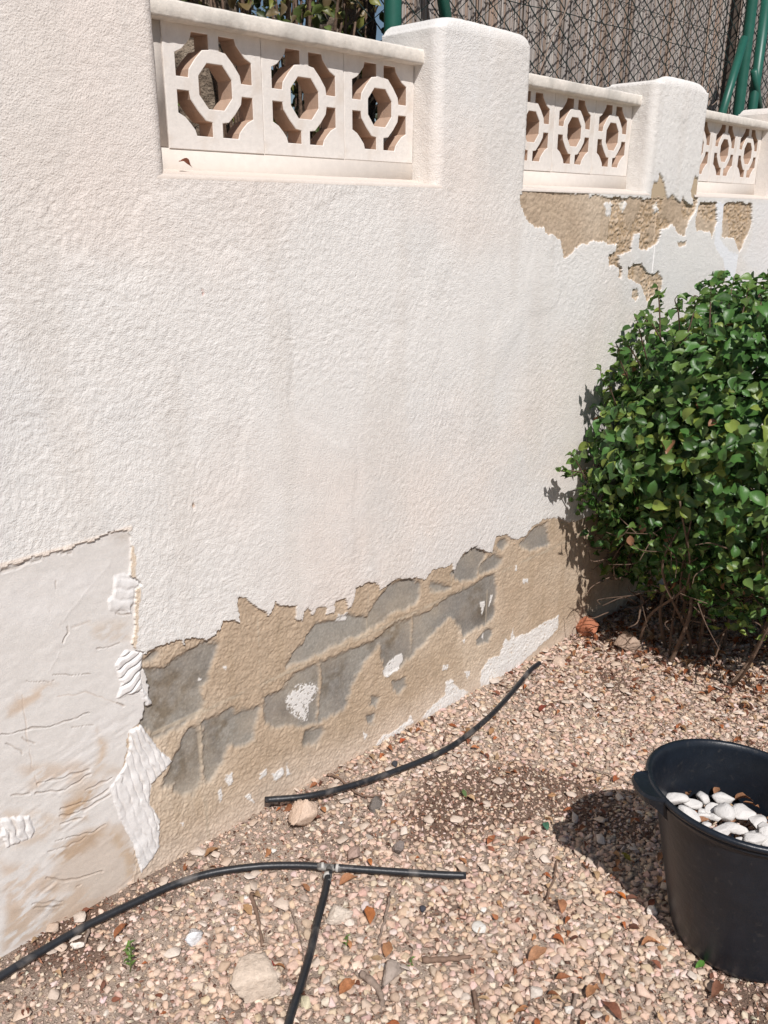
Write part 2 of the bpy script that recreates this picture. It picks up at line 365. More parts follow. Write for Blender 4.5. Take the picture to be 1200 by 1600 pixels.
# scattered flaked pin-holes near the peeling edge
jx2 = X+.003*fbm(X*70, Z*70, 2, 65); jz2 = Z+.003*fbm(X*70+3, Z*70, 2, 66)
sx = X+.002*vn(X*150, Z*150, 67); sz = Z+.002*vn(X*150+9, Z*150, 68)
smear = np.minimum.reduce([poly_sd(sx, sz, p, .05) for p in (S1, S2, S3, S4)])
REG = np.zeros(X.shape, int)                                   # 0 stucco 1 bare foot 2 bare upper 3 small scars 4 smooth patch 5 filler
REG[lo < 0] = 1; REG[up < 0] = 2; REG[sm < 0] = 3; REG[pa < 0] = 4; REG[smear < 0] = 5
gxj = jx2+.016*fbm(X*13, Z*13, 4, 74); gzj = jz2+.012*fbm(X*13+5, Z*13, 4, 75)
grey = np.minimum.reduce([poly_sd(gxj, gzj, p, .08) for p in GREY])
white = np.minimum.reduce([poly_sd(jx+.0, jz, p, .05) for p in WHITE])
H = np.zeros(X.shape); COLR = np.zeros(X.shape+(3,)); BMP = np.zeros(X.shape)
rel = relief(X, Z)
# stucco
m = REG == 0; H[m] = (.0085+rel)[m]; COLR[m] = stucco_colour(X[m], Z[m]); BMP[m] = .95
edge = np.minimum.reduce([np.abs(lo), np.abs(up), np.abs(sm)])
H -= np.where(m, .0008*np.exp(-edge/.006), 0)
# scratched bare chips in the stucco
chip = sstep(.80, .86, vn(X*26, Z*26, 71))*sstep(.2, .5, vn(X*2.3, Z*2.3, 72))*m*sstep(.10, .0, np.minimum(lo, sm))
# bare masonry
b = (REG == 1) | (REG == 2) | (REG == 3)
sand = .0013*vn(X*210, Z*210, 81)+.0016*fbm(X*75, Z*75, 3, 82)+.0025*fbm(X*9, Z*9, 3, 83)
gk = sstep(.012, -.006, grey+.010*fbm(X*60, Z*60, 3, 76))
hb = .0045 + sand*(1-.75*gk) - .0062*gk
tan = np.stack([.50+0*X, .388+0*X, .28+0*X], -1)
tl = sstep(-.3, .4, fbm(X*3.2, Z*4.0, 4, 84))[..., None]
tan = tan*(1-tl)+np.array([.59, .48, .365])*tl
run = sstep(.05, .4, fbm(X*22, Z*2.2, 3, 77))[..., None]*.4; tan = tan*(1-run)+np.array([.42, .32, .22])*run
lowp = sstep(.16, .0, Z-(GA+GB*X)+.05*fbm(X*6, Z*6, 3, 85))[..., None]
tan = tan*(1-.75*lowp)+np.array([.66, .55, .45])*.75*lowp            # dusty pinkish plinth
tan = tan*(1+.10*vn(X*170, Z*170, 86)+.12*fbm(X*30, Z*30, 3, 87))[..., None]
gcol = np.stack([.275+0*X, .255+0*X, .228+0*X], -1)
gm = sstep(-.15, .35, fbm(X*7, Z*7, 4, 88))[..., None]; gcol = gcol*(1-gm)+np.array([.34, .315, .275])*gm
gd = sstep(.1, .42, fbm(X*4+3, Z*4, 3, 89))[..., None]; gcol = gcol*(1-gd)+np.array([.135, .115, .095])*gd
gt = sstep(-.05, .4, fbm(X*9, Z*7, 4, 90))[..., None]*.32; gcol = gcol*(1-gt)+np.array([.43, .365, .28])*gt
for (u, v, r_) in [(262,1090,34), (240,1060,18), (330,1150,18), (285,1195,20), (600,1005,26), (515,1060,26), (480,1085,22), (618,985,18), (745,925,24), (755,950,18), (350,1150,12)]:
    w_ = wal([(u, v)])[0]; q_ = np.exp(-(((X+.06*fbm(X*12, Z*12, 3, 57)-w_[0])**2+(Z+.06*fbm(X*12+9, Z*12, 3, 58)-w_[2])**2)/(r_*.0024)**2))*np.clip(.6+1.6*fbm(X*45, Z*45, 4, 78), 0, 1.3); gcol = gcol*(1-np.clip(q_, 0, 1)[..., None]*np.array([.30, .35, .42]))
gcol = gcol*(1+.14*vn(X*200, Z*200, 91)+.18*(vn(X*330, Z*330, 79) > .55))[..., None]
gk2 = np.clip(gk*(.96+.4*vn(X*130, Z*130, 92)*(1-gk)+.25*fbm(X*10, Z*10, 3, 98)), 0, 1)[..., None]
bc = tan*(1-gk2)+gcol*gk2
# course joint and upright joints
L1 = .403+0*X
jd = np.minimum(np.abs(Z-L1), np.where((np.abs(X-1.03) < .03) & (Z < L1), np.abs(X-1.03), 9))
for jx_ in (1.44, 1.838, 2.24): jd = np.minimum(jd, np.where((Z < L1) & (Z > .2), np.abs(X-jx_)+.003, 9))
for jx_ in (1.23, 1.64, 2.03): jd = np.minimum(jd, np.where((Z > L1) & (Z < .605), np.abs(X-jx_)+.003, 9))
jk = sstep(.0075, .0035, jd)[..., None]; jk = jk*sstep(-.35, .1, fbm(X*16, Z*16, 3, 99))[..., None]; bc = bc*(1-jk*.7)+np.array([.50, .42, .32])*jk*.7; hb = hb+.0012*jk[..., 0]*gk
lip = ((X > .9) & (X < 1.2))*sstep(.012, .0, np.abs(Z-(.60+.02*fbm(X*20, Z, 2, 95))))
wk = sstep(.0015, -.0015, white)*(vn(X*260, Z*260, 93) > -.75)
spk = (poly_sd(jx, jz, WHITE[0], .05) < 0) & (fbm(X*110, Z*110, 2, 94)-.50*sstep(-.02, 0, poly_sd(X, Z, WHITE[0], .05)) < -.22)
wk = np.where(spk & (vn(X*300, Z*300, 56) > -.2), 0, wk)[..., None]
bc = bc*(1-wk)+np.array([.78, .755, .72])*wk; hb = hb+.0018*wk[..., 0]
# rough pitted part of the upper scar and the small scars
rough = ((X > 2.85) & (Z > 1.3)) | (REG == 3)
pit = .0065*np.clip(1-2.2*np.abs(fbm(X*70, Z*70, 4, 96)), 0, 1)*sstep(-.4, 0, vn(X*11, Z*11, 97))
hb = np.where(rough, hb-pit, hb); bc = np.where((rough & (pit > .004))[..., None], bc*np.array([.9, .84, .74]), bc)
H[b] = hb[b]; COLR[b] = bc[b]
BMP[b] = (.55*(1-gk)+.22*gk)[b]
# smooth patch
m4 = REG == 4
pc = np.stack([.73+0*X, .70+0*X, .665+0*X], -1)
pw = sstep(.0, .35, fbm(X*5+1, Z*7, 4, 101))[..., None]; pc = pc*(1-pw*.6)+np.array([.77, .745, .72])*pw*.6
ps = sstep(.12, .36, fbm(X*4.5+7, Z*7.5, 4, 102)-.75*sstep(.18, .6, Z)+.10*sstep(.35, .1, Z))[..., None]
pc = pc*(1-ps*.6)+np.array([.58, .46, .35])*ps*.6                     # brown weather stains
pc = pc*(1+.03*vn(X*150, Z*150, 103))[..., None]
hp = .0058+.0011*vn(X*22+Z*20, Z*120-X*30, 109)*sstep(.0, .3, fbm(X*5+2, Z*8, 3, 102))*sstep(.6, .3, Z)+.0018*fbm(X*7, Z*9, 3, 104)+.0008*fbm(X*40, Z*60, 2, 105)
PSTAIN = [([(135,1175),(180,1010),(70,980)], .0), ]
for poly, c, k in [([(0,690),(40,640),(130,610),(190,610),(140,660),(60,720),(0,740)], (.60,.46,.34), .6), ([(340,760),(385,800),(380,890),(340,930),(345,850)], (.60,.45,.31), .6),
  ([(210,1030),(330,960),(380,940),(330,1020),(320,1100),(200,1130)], (.52,.37,.24), .75), ([(180,1190),(260,1150),(370,1110),(330,1190),(250,1240),(160,1240)], (.50,.37,.26), .7),
  ([(340,1140),(420,1130),(470,1200),(460,1300),(400,1370),(440,1290),(430,1190),(380,1160)], (.57,.44,.31), .75), ([(120,1370),(230,1370),(220,1420),(110,1420)], (.36,.31,.26), .6),
  ([(0,1380),(60,1400),(160,1440),(300,1400),(280,1450),(100,1530),(0,1570)], (.56,.45,.35), .6), ([(380,60),(460,60),(465,100),(400,100)], (.42,.35,.28), .5),
  ([(300,400),(460,370),(470,460),(360,470)], (.62,.53,.44), .5), ([(0,1060),(120,1060),(210,1090),(150,1180),(0,1200)], (.60,.48,.37), .5), ([(0,1230),(150,1260),(330,1330),(420,1390),(330,1440),(160,1500),(0,1560)], (.60,.47,.36), .55), ([(60,900),(200,880),(330,900),(300,950),(100,990)], (.58,.45,.34), .5), ([(420,1100),(470,1180),(490,1290),(450,1400),(380,1420),(450,1280)], (.55,.42,.31), .7)]:
    d = poly_sd(X+.02*fbm(X*14, Z*14, 3, 106), Z+.02*fbm(X*14, Z*14+5, 3, 107), C3(poly), .06)
    q = (sstep(.012, -.02, d)*k*1.25*sstep(-.38, .10, fbm(X*26+Z*14, Z*70-X*22, 4, 108)))[..., None]
    pc = pc*(1-q)+np.array(c)*q
CR = [([(0,795),(80,775),(190,760),(250,735),(315,715)], 5, .004, .42), ([(255,765),(330,757)], 4, .003, .5), ([(90,600),(130,604),(190,598)], 4, .003, .5), ([(190,578),(250,580),(320,574)], 4, .003, .5),
 ([(340,490),(420,470)], 5, .003, .45), ([(235,405),(240,430),(220,460)], 6, .004, .45), ([(197,240),(199,290)], 3, .003, .45), ([(0,205),(60,190),(100,175),(140,165)], 9, .005, .45),
 ([(200,148),(250,140)], 7, .004, .5), ([(20,820),(60,850),(80,860)], 5, .003, .5), ([(75,805),(125,820)], 5, .003, .5), ([(130,970),(200,950),(310,920)], 6, .004, .5), ([(130,1000),(230,985),(315,935)], 6, .004, .5),
 ([(215,1060),(270,1040),(320,1025),(380,990)], 6, .004, .5), ([(215,1085),(300,1060),(340,1035),(385,1005)], 6, .004, .5), ([(215,1110),(290,1085)], 5, .004, .5), ([(190,1180),(240,1160),(330,1140),(370,1110)], 6, .004, .5),
 ([(170,1205),(240,1190),(300,1160)], 6, .003, .5), ([(165,1305),(230,1315),(330,1290),(360,1280)], 6, .004, .5), ([(270,1330),(285,1325)], 5, .003, .5), ([(110,1395),(220,1385)], 5, .003, .4), ([(120,1410),(215,1402)], 5, .003, .4),
 ([(205,655),(300,640),(440,690)], 3, .0015, .75), ([(75,650),(85,760),(110,880),(130,980)], 3, .0015, .8), ([(205,400),(280,310),(390,180)], 3, -.0012, .9), ([(170,570),(210,490)], 3, -.001, .9),
 ([(400,945),(300,990)], 6, .004, .55), ([(470,1320),(430,1390),(360,1430)], 5, .003, .5), ([(255,410),(340,375)], 3, .0015, .6), ([(170,355),(176,350)], 4, .002, .5),
 ([(405,365),(455,368)], 5, .003, .5), ([(410,680),(435,690)], 6, .003, .5), ([(45,1010),(100,1005)], 5, .003, .5)]
for pts, w, dep, dk in CR:
    wv = w/2.2857*.0013
    d = seg_d(X+.004*vn(X*60, Z*60, 110), Z+.004*vn(X*60, Z*60, 111), C3(pts), .03)
    d = d/np.clip(1+.7*vn(X*45, Z*45, 112), .3, 2)
    k = sstep(wv, wv*.25, d); hp = hp-dep*.6*k
    hp = hp+abs(dep)*.10*sstep(wv*2.2, wv*1.2, d)*(1-k)
    if dep > 0: kk = (k*.45)[..., None]; pc = pc*(1-kk)+np.array([.50, .40, .32])*dk*kk*1.5  # brown crack dirt that also stands in for weak groove shading
H[m4] = hp[m4]; COLR[m4] = pc[m4]; BMP[m4] = .16
# bright lip along the patch's top edge
# trowelled filler with ridges
m5 = REG == 5
d1 = poly_sd(X, Z, S1, .05); d2 = poly_sd(X, Z, S2, .05); d3 = poly_sd(X, Z, S3, .05); d4 = poly_sd(X, Z, S4, .05)
wx = X+.018*fbm(X*9, Z*9, 3, 121)+.004*vn(X*60, Z*60, 129); wz = Z+.018*fbm(X*9+7, Z*9, 3, 122)+.004*vn(X*60, Z*60, 128)
def groove(ph, w): f = np.abs(((ph) % 1)-.5); return 1-np.exp(-(f/w)**2)
rid = np.ones(X.shape)
amp5 = sstep(-.45, .0, fbm(X*13, Z*8, 3, 127))
rid = np.where(d1 < 0, groove((wz-.5*(X-.75)+3.5*(X-.74)**2)/.024, .13), rid)
rid = np.where(d2 < 0, groove((wz-.55*(X-.78))/.026, .14), rid)
rid = np.where(d3 < 0, groove((wx+.20*(Z-.25))/.0185, .14), rid)
rid = np.where(d4 < 0, groove((wx+.1*Z)/.018, .15), rid)
rid = 1-(1-rid)*(.4+.6*amp5)
hs = .0055+.0055*rid*sstep(0, -.006, smear)*np.clip(.85+.9*fbm(X*22, Z*14, 3, 123), .5, 1.3)+.002*fbm(X*30, Z*30, 3, 124)
sc_ = np.stack([.79+0*X, .77+0*X, .75+0*X], -1)*(1+.03*fbm(X*30, Z*30, 3, 125))[..., None]
groove_dark = (sstep(.1, .5, fbm(X*20, Z*20, 3, 126))*.35*(1-rid))[..., None]; sc_ = sc_*(1-groove_dark)+np.array([.55, .45, .36])*groove_dark  # brown tint painted into the grooves to deepen their shade lines
H[m5] = hs[m5]; COLR[m5] = sc_[m5]; BMP[m5] = .08
# repainted drips low on the right
bw = sstep(.004, -.004, poly_sd(jx, jz, BLUEWHITE, .05))[..., None]*(REG == 0)[..., None]
COLR = COLR*(1-bw)+np.array([.84, .85, .87])*bw
for pl in ([(1145,735),(1200,720),(1200,1000),(1120,960),(1100,925),(1130,880)],):
    d = sstep(.02, -.02, poly_sd(jx, jz, C2(pl), .08))[..., None]*.5*(REG == 0)[..., None]; COLR = COLR*(1-d)+np.array([.80, .80, .80])*d
# raised cream-coloured edge above the patch, yellowish run beside it
e1 = sstep(.009, .003, seg_d(X, Z, PX([(0, 882), (100, 855), (200, 824)]), .03))[..., None]*(REG == 0)[..., None]
COLR = COLR*(1-e1*.8)+np.array([.83, .72, .62])*e1*.8; H += .001*e1[..., 0]
e2 = sstep(.008, .003, seg_d(jx, jz, C3([(468,130),(474,200),(480,300),(478,480)]), .03))[..., None]*(REG == 0)[..., None]*.7
COLR = COLR*(1-e2)+np.array([.68, .52, .35])*e2
# little chips and stains on the stucco
for (u, v, r_, c) in [(300,793,3.2,(.55,.42,.33)), (238,148,7,(.5,.36,.24)), (683,178,5,(.55,.4,.3)), (315,460,2,(.6,.4,.35)), (770,238,2.5,(.5,.42,.35)), (1045,165,3,(.4,.4,.4)), (553,430,1.5,(.6,.5,.42))]:
    w = wal([(u, v)])[0]; d = np.hypot(jx-w[0], (jz-w[2])*.7)
    k = sstep(r_*.0017, r_*.0007, d)[..., None]; COLR = COLR*(1-k)+np.array(c)*k; H -= .004*k[..., 0]

def sheet(name, sel, label=None):
    Fq = grid_faces(len(xs), len(zs)); r = REG.ravel()
    own = np.max(np.stack([r[Fq[:, i]] for i in range(4)], -1), -1)
    fq = Fq[np.isin(own, sel)]
    used = np.unique(fq); mp = np.full(X.size, -1); mp[used] = np.arange(len(used))
    V = np.stack([X.ravel(), -H.ravel(), Z.ravel()], -1)[used]
    me = mesh_np(name, V, mp[fq], [M_wall], True, COLR.reshape(-1, 3)[used], {'bmp': BMP.ravel()[used]})
    return part(name, me, wall, label=label)
sheet('stucco_coat', [0], 'rough white swirled stucco over most of the wall')
sheet('bare_masonry', [1], 'bare tan mortar and grey blocks where the render has peeled along the foot')
sheet('bare_masonry', [2], 'bare tan mortar band under the far pierced panels')
sheet('bare_masonry', [3], 'small flaked scar below the tan band')
sheet('skim_patch', [4], 'smooth stained skim-coat patch in the lower left')
sheet('trowelled_filler', [5], 'thick white filler with trowel ridges along the patch edge')

# core behind the render
core = [box(-1.5, 6.5, .016, .20, -.4, 1.668)]
part('wall_core', mesh_np('wall_core', *join(core), [M_core]), wall)

BAYS = [(1.05, 1.912), (2.326, 3.10), (3.522, 4.30), (4.72, 5.50)]
def disp_front(x, z): return .0085+relief(x, z)
# sills: slope up from the wall face to the foot of the pierced panel
for (a, c) in BAYS:
    u = np.arange(a-.03, c+.03, .005)
    prof = [(None, 1.6745), (.002, 1.6800), (.008, 1.6835), (.018, 1.6855), (.035, 1.6870), (.055, 1.690), (.078, 1.695), (.1, 1.70)]
    V = []; 
    for (yy, zz) in prof:
        n = relief(u, np.full(u.shape, zz))*.6
        y = -disp_front(u, np.full(u.shape, zz)) if yy is None else (-.010+yy-n)
        V.append(np.stack([u, np.broadcast_to(y, u.shape), zz+(0 if yy is None else 1)*.5*relief(u*1.3, np.full(u.shape, yy or 0))], -1))
    V = np.vstack(V)
    cc = stucco_colour(V[:, 0], V[:, 2]); cc = cc*.35+np.array([.62, .53, .455])*.65
    part('sill', mesh_np('sill', V, grid_faces(len(u), len(prof)), [M_wall], True, cc, {'bmp': np.full(len(V), .35)}), wall)

def pier(x0, x1, top, depth=.20, y0=0., dome=True, res=.0045, hump=.0):
    r = .022
    # plan outline from back-left round the front to back-right
    pts = []
    for y in np.arange(depth, r, -res): pts.append((x0, y, -1, 0))
    for t in np.linspace(0, math.pi/2, 8): pts.append((x0+r-r*math.cos(t), r-r*math.sin(t), -math.cos(t), -math.sin(t)))
    for x in np.arange(x0+r+res, x1-r, res): pts.append((x, 0, 0, -1))
    for t in np.linspace(0, math.pi/2, 8): pts.append((x1-r+r*math.sin(t), r-r*math.cos(t), math.sin(t), -math.cos(t)))
    for y in np.arange(r+res, depth, res): pts.append((x1, y, 1, 0))
    P = np.array(pts); zr = np.concatenate([[1.665, 1.6745], np.arange(1.6745+res, top-.03, res)])
    rows = []; cols = []; n = len(P)
    s = P[:, 0]+np.where(np.abs(P[:, 2]) > .5, P[:, 1]*P[:, 2], 0)
    cx = (x0+x1)/2; cy = depth/2; hx = (x1-x0)/2; hy = depth/2
    def addrow(shr, z, hz=None):
        z = np.broadcast_to(z, (n,)); d = disp_front(s, z)
        x = P[:, 0]+P[:, 2]*d*.8; y = P[:, 1]+P[:, 3]*d
        x = cx+(x-cx)*shr[0]; y = cy+(y-cy)*shr[1]
        rows.append(np.stack([x, y, z+.6*relief(x*1.1, y*1.1) if shr[0] < .999 else z], -1)); cols.append(stucco_colour(s, z))
    ends = -hump*np.clip((np.abs(P[:, 0]-cx)/hx), 0, 1)**6
    for z in zr: addrow((1, 1), z)
    for k, (dx, dz) in enumerate([(.003, .010), (.008, .0185), (.014, .0245), (.022, .029), (.05, .031), (.09, .032), (.14, .033), (.19, .0335)]):
        sx_ = max(1-dx/hx, .02); sy_ = max(1-dx*min(1, hy/hx*1.2)/hy, .02) if dx < .09 else max(1-dx/hy*.5, .05)
        addrow((sx_, min(sy_, .98)), top-.03+dz+ends*(1-k/9)*1.0)
    V = np.vstack(rows); Fq = grid_faces(n, len(rows))
    # close the top with a fan of quads
    base = (len(rows)-1)*n; V = np.vstack([V, [[cx, cy, top+.004]]]); c = len(V)-1
    tri = np.array([[base+i, base+i+1, c, c] for i in range(n-1)])
    Cc = np.vstack([np.vstack(cols), [[.78, .75, .7]]])
    return V, Fq, tri[:, :3], Cc
def add_pier(x0, x1, top, hump=.0, scar=False, **k):
    V, Fq, tri, Cc = pier(x0, x1, top, hump=hump, **k)
    me = bpy.data.meshes.new('pier')
    if scar:
        w = V; jx = w[:, 0]+.006*fbm(w[:, 0]*38, w[:, 2]*38, 3, 61); jz = w[:, 2]+.006*fbm(w[:, 0]*38+4, w[:, 2]*38+8, 3, 63)
        k_ = (poly_sd(jx, jz, R_p1, .1) < 0) & (w[:, 1] < .03)
        V[:, 1] = np.where(k_, np.maximum(V[:, 1], -.004), V[:, 1]); Cc[k_] = np.array([.53, .42, .29])
    nq = len(Fq); nt = len(tri)
    me.vertices.add(len(V)); me.vertices.foreach_set('co', V.astype(np.float32).ravel())
    me.loops.add(nq*4+nt*3); me.loops.foreach_set('vertex_index', np.concatenate([Fq.ravel(), tri.ravel()]).astype(np.int32))
    me.polygons.add(nq+nt); me.polygons.foreach_set('loop_start', np.concatenate([np.arange(nq)*4, nq*4+np.arange(nt)*3]).astype(np.int32))
    me.update(calc_edges=True); me.polygons.foreach_set('use_smooth', np.ones(nq+nt, bool))
    a = me.color_attributes.new('col', 'FLOAT_COLOR', 'POINT'); c = np.ones((len(V), 4), np.float32); c[:, :3] = Cc; a.data.foreach_set('color', c.ravel())
    a = me.attributes.new('bmp', 'FLOAT', 'POINT'); a.data.foreach_set('value', np.full(len(V), .95, np.float32))
    me.materials.append(M_wall); me.validate()
    return part('pier', me, wall)
add_pier(-1.5, 1.05, 2.55)
add_pier(1.912, 2.326, 2.101, hump=.010)
add_pier(3.10, 3.522, 2.083, hump=.030, scar=True)
add_pier(4.30, 4.72, 2.083, hump=.02, res=.008)
add_pier(5.50, 6.5, 2.083, hump=.02, res=.012)

# ---- pierced concrete blocks (one mesh shape, copied)
T = .053; Y0 = .076; BW = .2615
octo = [(-.0205,.0455),(.0205,.0455),(.0440,.0185),(.0440,-.0185),(.0205,-.0455),(-.0205,-.0455),(-.0440,-.0185),(-.0440,.0185)]
q = [(.014,.102),(.056,.102),(.060,.090),(.071,.078),(.084,.066),(.101,.058),(.101,.0135),(.071,.0135),(.068,.030),(.050,.052),(.031,.070),(.014,.0725)]
holes = [octo]
for sx_, sz_ in ((1, 1), (-1, 1), (-1, -1), (1, -1)):
    h = [(a*sx_, b_*sz_) for a, b_ in q]
    if sx_*sz_ < 0: h = h[::-1]
    holes.append(h)
from mathutils.geometry import delaunay_2d_cdt
hw, hh = BW/2-.0008, .1310
def block_mesh():
    vs = []; es = []
    loops = [[(-hw, -hh), (hw, -hh), (hw, hh), (-hw, hh)]]+holes
    for lp in loops:
        n0 = len(vs); vs += [Vector(p) for p in lp]; es += [(n0+i, n0+(i+1) % len(lp)) for i in range(len(lp))]
    gx = []
    v2, e2_, f2, *_ = delaunay_2d_cdt(vs, es, [], 0, 1e-5)
    def inside(p, lp):
        c = False
        for i in range(len(lp)):
            a = lp[i]; b_ = lp[(i+1) % len(lp)]
            if (a[1] > p[1]) != (b_[1] > p[1]) and p[0] < (b_[0]-a[0])*(p[1]-a[1])/(b_[1]-a[1])+a[0]: c = not c
        return c
    faces = []
    for f in f2:
        c = [sum(v2[i][k] for i in f)/len(f) for k in (0, 1)]
        if any(inside(c, h) for h in holes): continue
        faces.append(list(f))
    # rims: front loops are chamfered 1.2 mm, so shrink/grow each loop slightly
    V = []; Fc = []; ch = .0014
    def off(lp, d):
        out = []; n = len(lp)
        for i in range(n):
            a = np.array(lp[i-1]); b_ = np.array(lp[i]); c = np.array(lp[(i+1) % n])
            e1 = (b_-a)/np.linalg.norm(b_-a); e2 = (c-b_)/np.linalg.norm(c-b_)
            n1 = np.array([e1[1], -e1[0]]); n2 = np.array([e2[1], -e2[0]]); m_ = n1+n2; m_ /= max(1e-6, 1+n1@n2)
            out.append(tuple(b_+m_*d))
        return out
    nv = len(v2)
    area = lambda lp: sum(lp[i][0]*lp[(i+1) % len(lp)][1]-lp[(i+1) % len(lp)][0]*lp[i][1] for i in range(len(lp)))
    moved = {}
    n0 = 0
    allr = []
    for li, lp in enumerate(loops):
        ccw = area(lp) > 0
        # away-from-solid direction
        d = (1 if ccw else -1)*(1 if li == 0 else -1)
        allr.append((n0, lp, off(lp, -d*ch))); n0 += len(lp)
    front = [(v[0], v[1]) for v in v2]
    for n0, lp, o_ in allr:
        for i in range(len(lp)): front[n0+i] = o_[i]
    for x, z in front: V.append((x, 0, z))
    for x, z in [(v[0], v[1]) for v in v2]: V.append((x, T, z))
    for f in faces:
        Fc.append(f); Fc.append([i+nv for i in f[::-1]])
    for n0, lp, o_ in allr:
        k = len(V); n = len(lp)
        for x, z in lp: V.append((x, ch, z))
        for i in range(n):
            j = (i+1) % n
            Fc.append([n0+i, n0+j, k+j, k+i]); Fc.append([k+i, k+j, nv+n0+j, nv+n0+i])
    return V, Fc
bv, bf = block_mesh()
bme = mesh_np('pierced_block', np.array(bv), bf, [M_block, M_raw])
import bmesh
bm_ = bmesh.new(); bm_.from_mesh(bme); bmesh.ops.recalc_face_normals(bm_, faces=bm_.faces); 
for f_ in bm_.faces:
    c_ = f_.calc_center_median(); ys = [v.co.y for v in f_.verts]
    if max(ys)-min(ys) > .02 and abs(c_.x) < hw-.003 and abs(c_.z) < hh-.003: f_.material_index = 1
bm_.to_mesh(bme); bm_.free()
for (a, c) in BAYS:
    first = {1.05: 1.249, 2.326: 2.462, 3.522: 3.660, 4.72: 4.858}[a]
    for k in range(3):
        o = bpy.data.objects.new('pierced_block', bme); COL.objects.link(o); o.parent = wall
        dz = (0, .0, 0)[k]
        o.location = (first+k*BW*(1 if a < 2 else .96)-2.0, Y0-.1+.0006*k, 1.8705+dz)
        if a > 2: o.scale = (.955, 1, .985 if a < 3 else .985)
    # mortar bed under, beside and above the blocks
    bx = [box(a-.01, c+.01, Y0+.0025, Y0+.050, 1.66, 1.7405 if a < 2 else 1.7425), box(a-.01, first-BW/2*(.955 if a > 2 else 1)-.0005, Y0+.003, Y0+.050, 1.7425, 2.0),
          box(first+(2*(1 if a < 2 else .96)+.5*(1 if a < 2 else .955))*BW+.0005, c+.01, Y0+.003, Y0+.050, 1.7425, 2.0)]
    part('mortar_bed', mesh_np('mortar_bed', *join(bx), [M_cast]), wall)
# ---- copings
for i, (a, c) in enumerate(BAYS):
    n = 200; L = c-a+.02; xsn = np.linspace(a-.01, c+.01, n)
    zt = 2.021-(i*.006); zb = 1.984-(i*.005)
    sec = [(.205, zb), (.050, zb), (.0465, zb+.002), (.0445, zb+.006), (.0445, zt-.006), (.047, zt-.002), (.052, zt), (.205, zt+.004)]
    V = []
    for x in xsn:
        for j, (y, z) in enumerate(sec):
            e = .0008*float(vn(np.array([x*70.]), np.array([j*1.7]), 201+i)[0])+.0006*float(vn(np.array([x*9.]), np.array([j*.3]), 211)[0])
            V.append((x, y+e, z+e*.8))
    Fc = []; m = len(sec)
    for k in range(n-1):
        for j in range(m):
            Fc.append([k*m+j, (k+1)*m+j, (k+1)*m+(j+1) % m, k*m+(j+1) % m])
    Fc = np.array(Fc)
    me = mesh_np('coping', np.array(V), Fc, [M_cope], False)
    bm_ = bmesh.new(); bm_.from_mesh(me); bmesh.ops.recalc_face_normals(bm_, faces=bm_.faces); bm_.to_mesh(me); bm_.free()
    part('coping', me, wall)

# ================================================================== GROUND
def ground_h(x, y):
    near = np.exp(-((x-1.6)/4)**4-((y+.8)/3)**4)
    h = GA+GB*np.clip(x, -2, 7)+near*(.008*fbm(x*2.4, y*2.4, 4, 301)+.004*fbm(x*22, y*22, 3, 302))
    return h
def cover(x, y):
    """how thickly the stones lie: thin, dusty along the wall and on the left, deep to the right"""
    t = -y*.9+(x-1.3)*.35+.45*fbm(x*2.2, y*2.2, 3, 305)
    return (.66+.34*sstep(-.1, .6, t))*(1-.30*sstep(.12, .38, fbm(x*3.1+2, y*3.1, 4, 312)+.35*sstep(.55, 0, np.hypot(x-1.9, (y+.45)*1.4))-.1))
gx = np.concatenate([[-150, -60, -25, -10, -5, -3], np.arange(-1.5, .3, .05), np.arange(.3, 4.6, .0075), np.arange(4.6, 8, .1), [10, 15, 30, 70, 150]])
gy = np.concatenate([[-150, -60, -25, -10, -6], np.arange(-4, -2.0, .08), np.arange(-2.0, .05, .0075), [.1, .3, 1, 3, 8, 25, 60, 150]])
GX, GY = np.meshgrid(gx, gy); GZ = ground_h(GX, GY)
soil = np.stack([.53+0*GX, .425+0*GX, .345+0*GX], -1)
sd_ = sstep(-.1, .4, fbm(GX*4, GY*4, 4, 311))[..., None]; soil = soil*(1-sd_)+np.array([.37, .285, .23])*sd_
rd = sstep(.02, .28, fbm(GX*3.1+2, GY*3.1, 4, 312)+.35*sstep(.55, 0, np.hypot(GX-1.9, (GY+.45)*1.4))-.12)[..., None]
soil = soil*(1-rd*.8)+np.array([.20, .125, .09])*rd*.8
soil = soil*(1+.2*vn(GX*110, GY*110, 313)+.15*fbm(GX*40, GY*40, 3, 314))[..., None]
M_soil = material('dusty_soil', attr='col', rough=.95, var=.22, vscale=300, spec=.1, bumps=(('noise', 260, .005, .2), ('voro', 420, .003, 0)))
gme = mesh_np('ground', np.stack([GX.ravel(), GY.ravel(), GZ.ravel()], -1), grid_faces(len(gx), len(gy)), [M_soil], True, soil.reshape(-1, 3))
o = link('ground', gme); o['kind'] = 'structure'

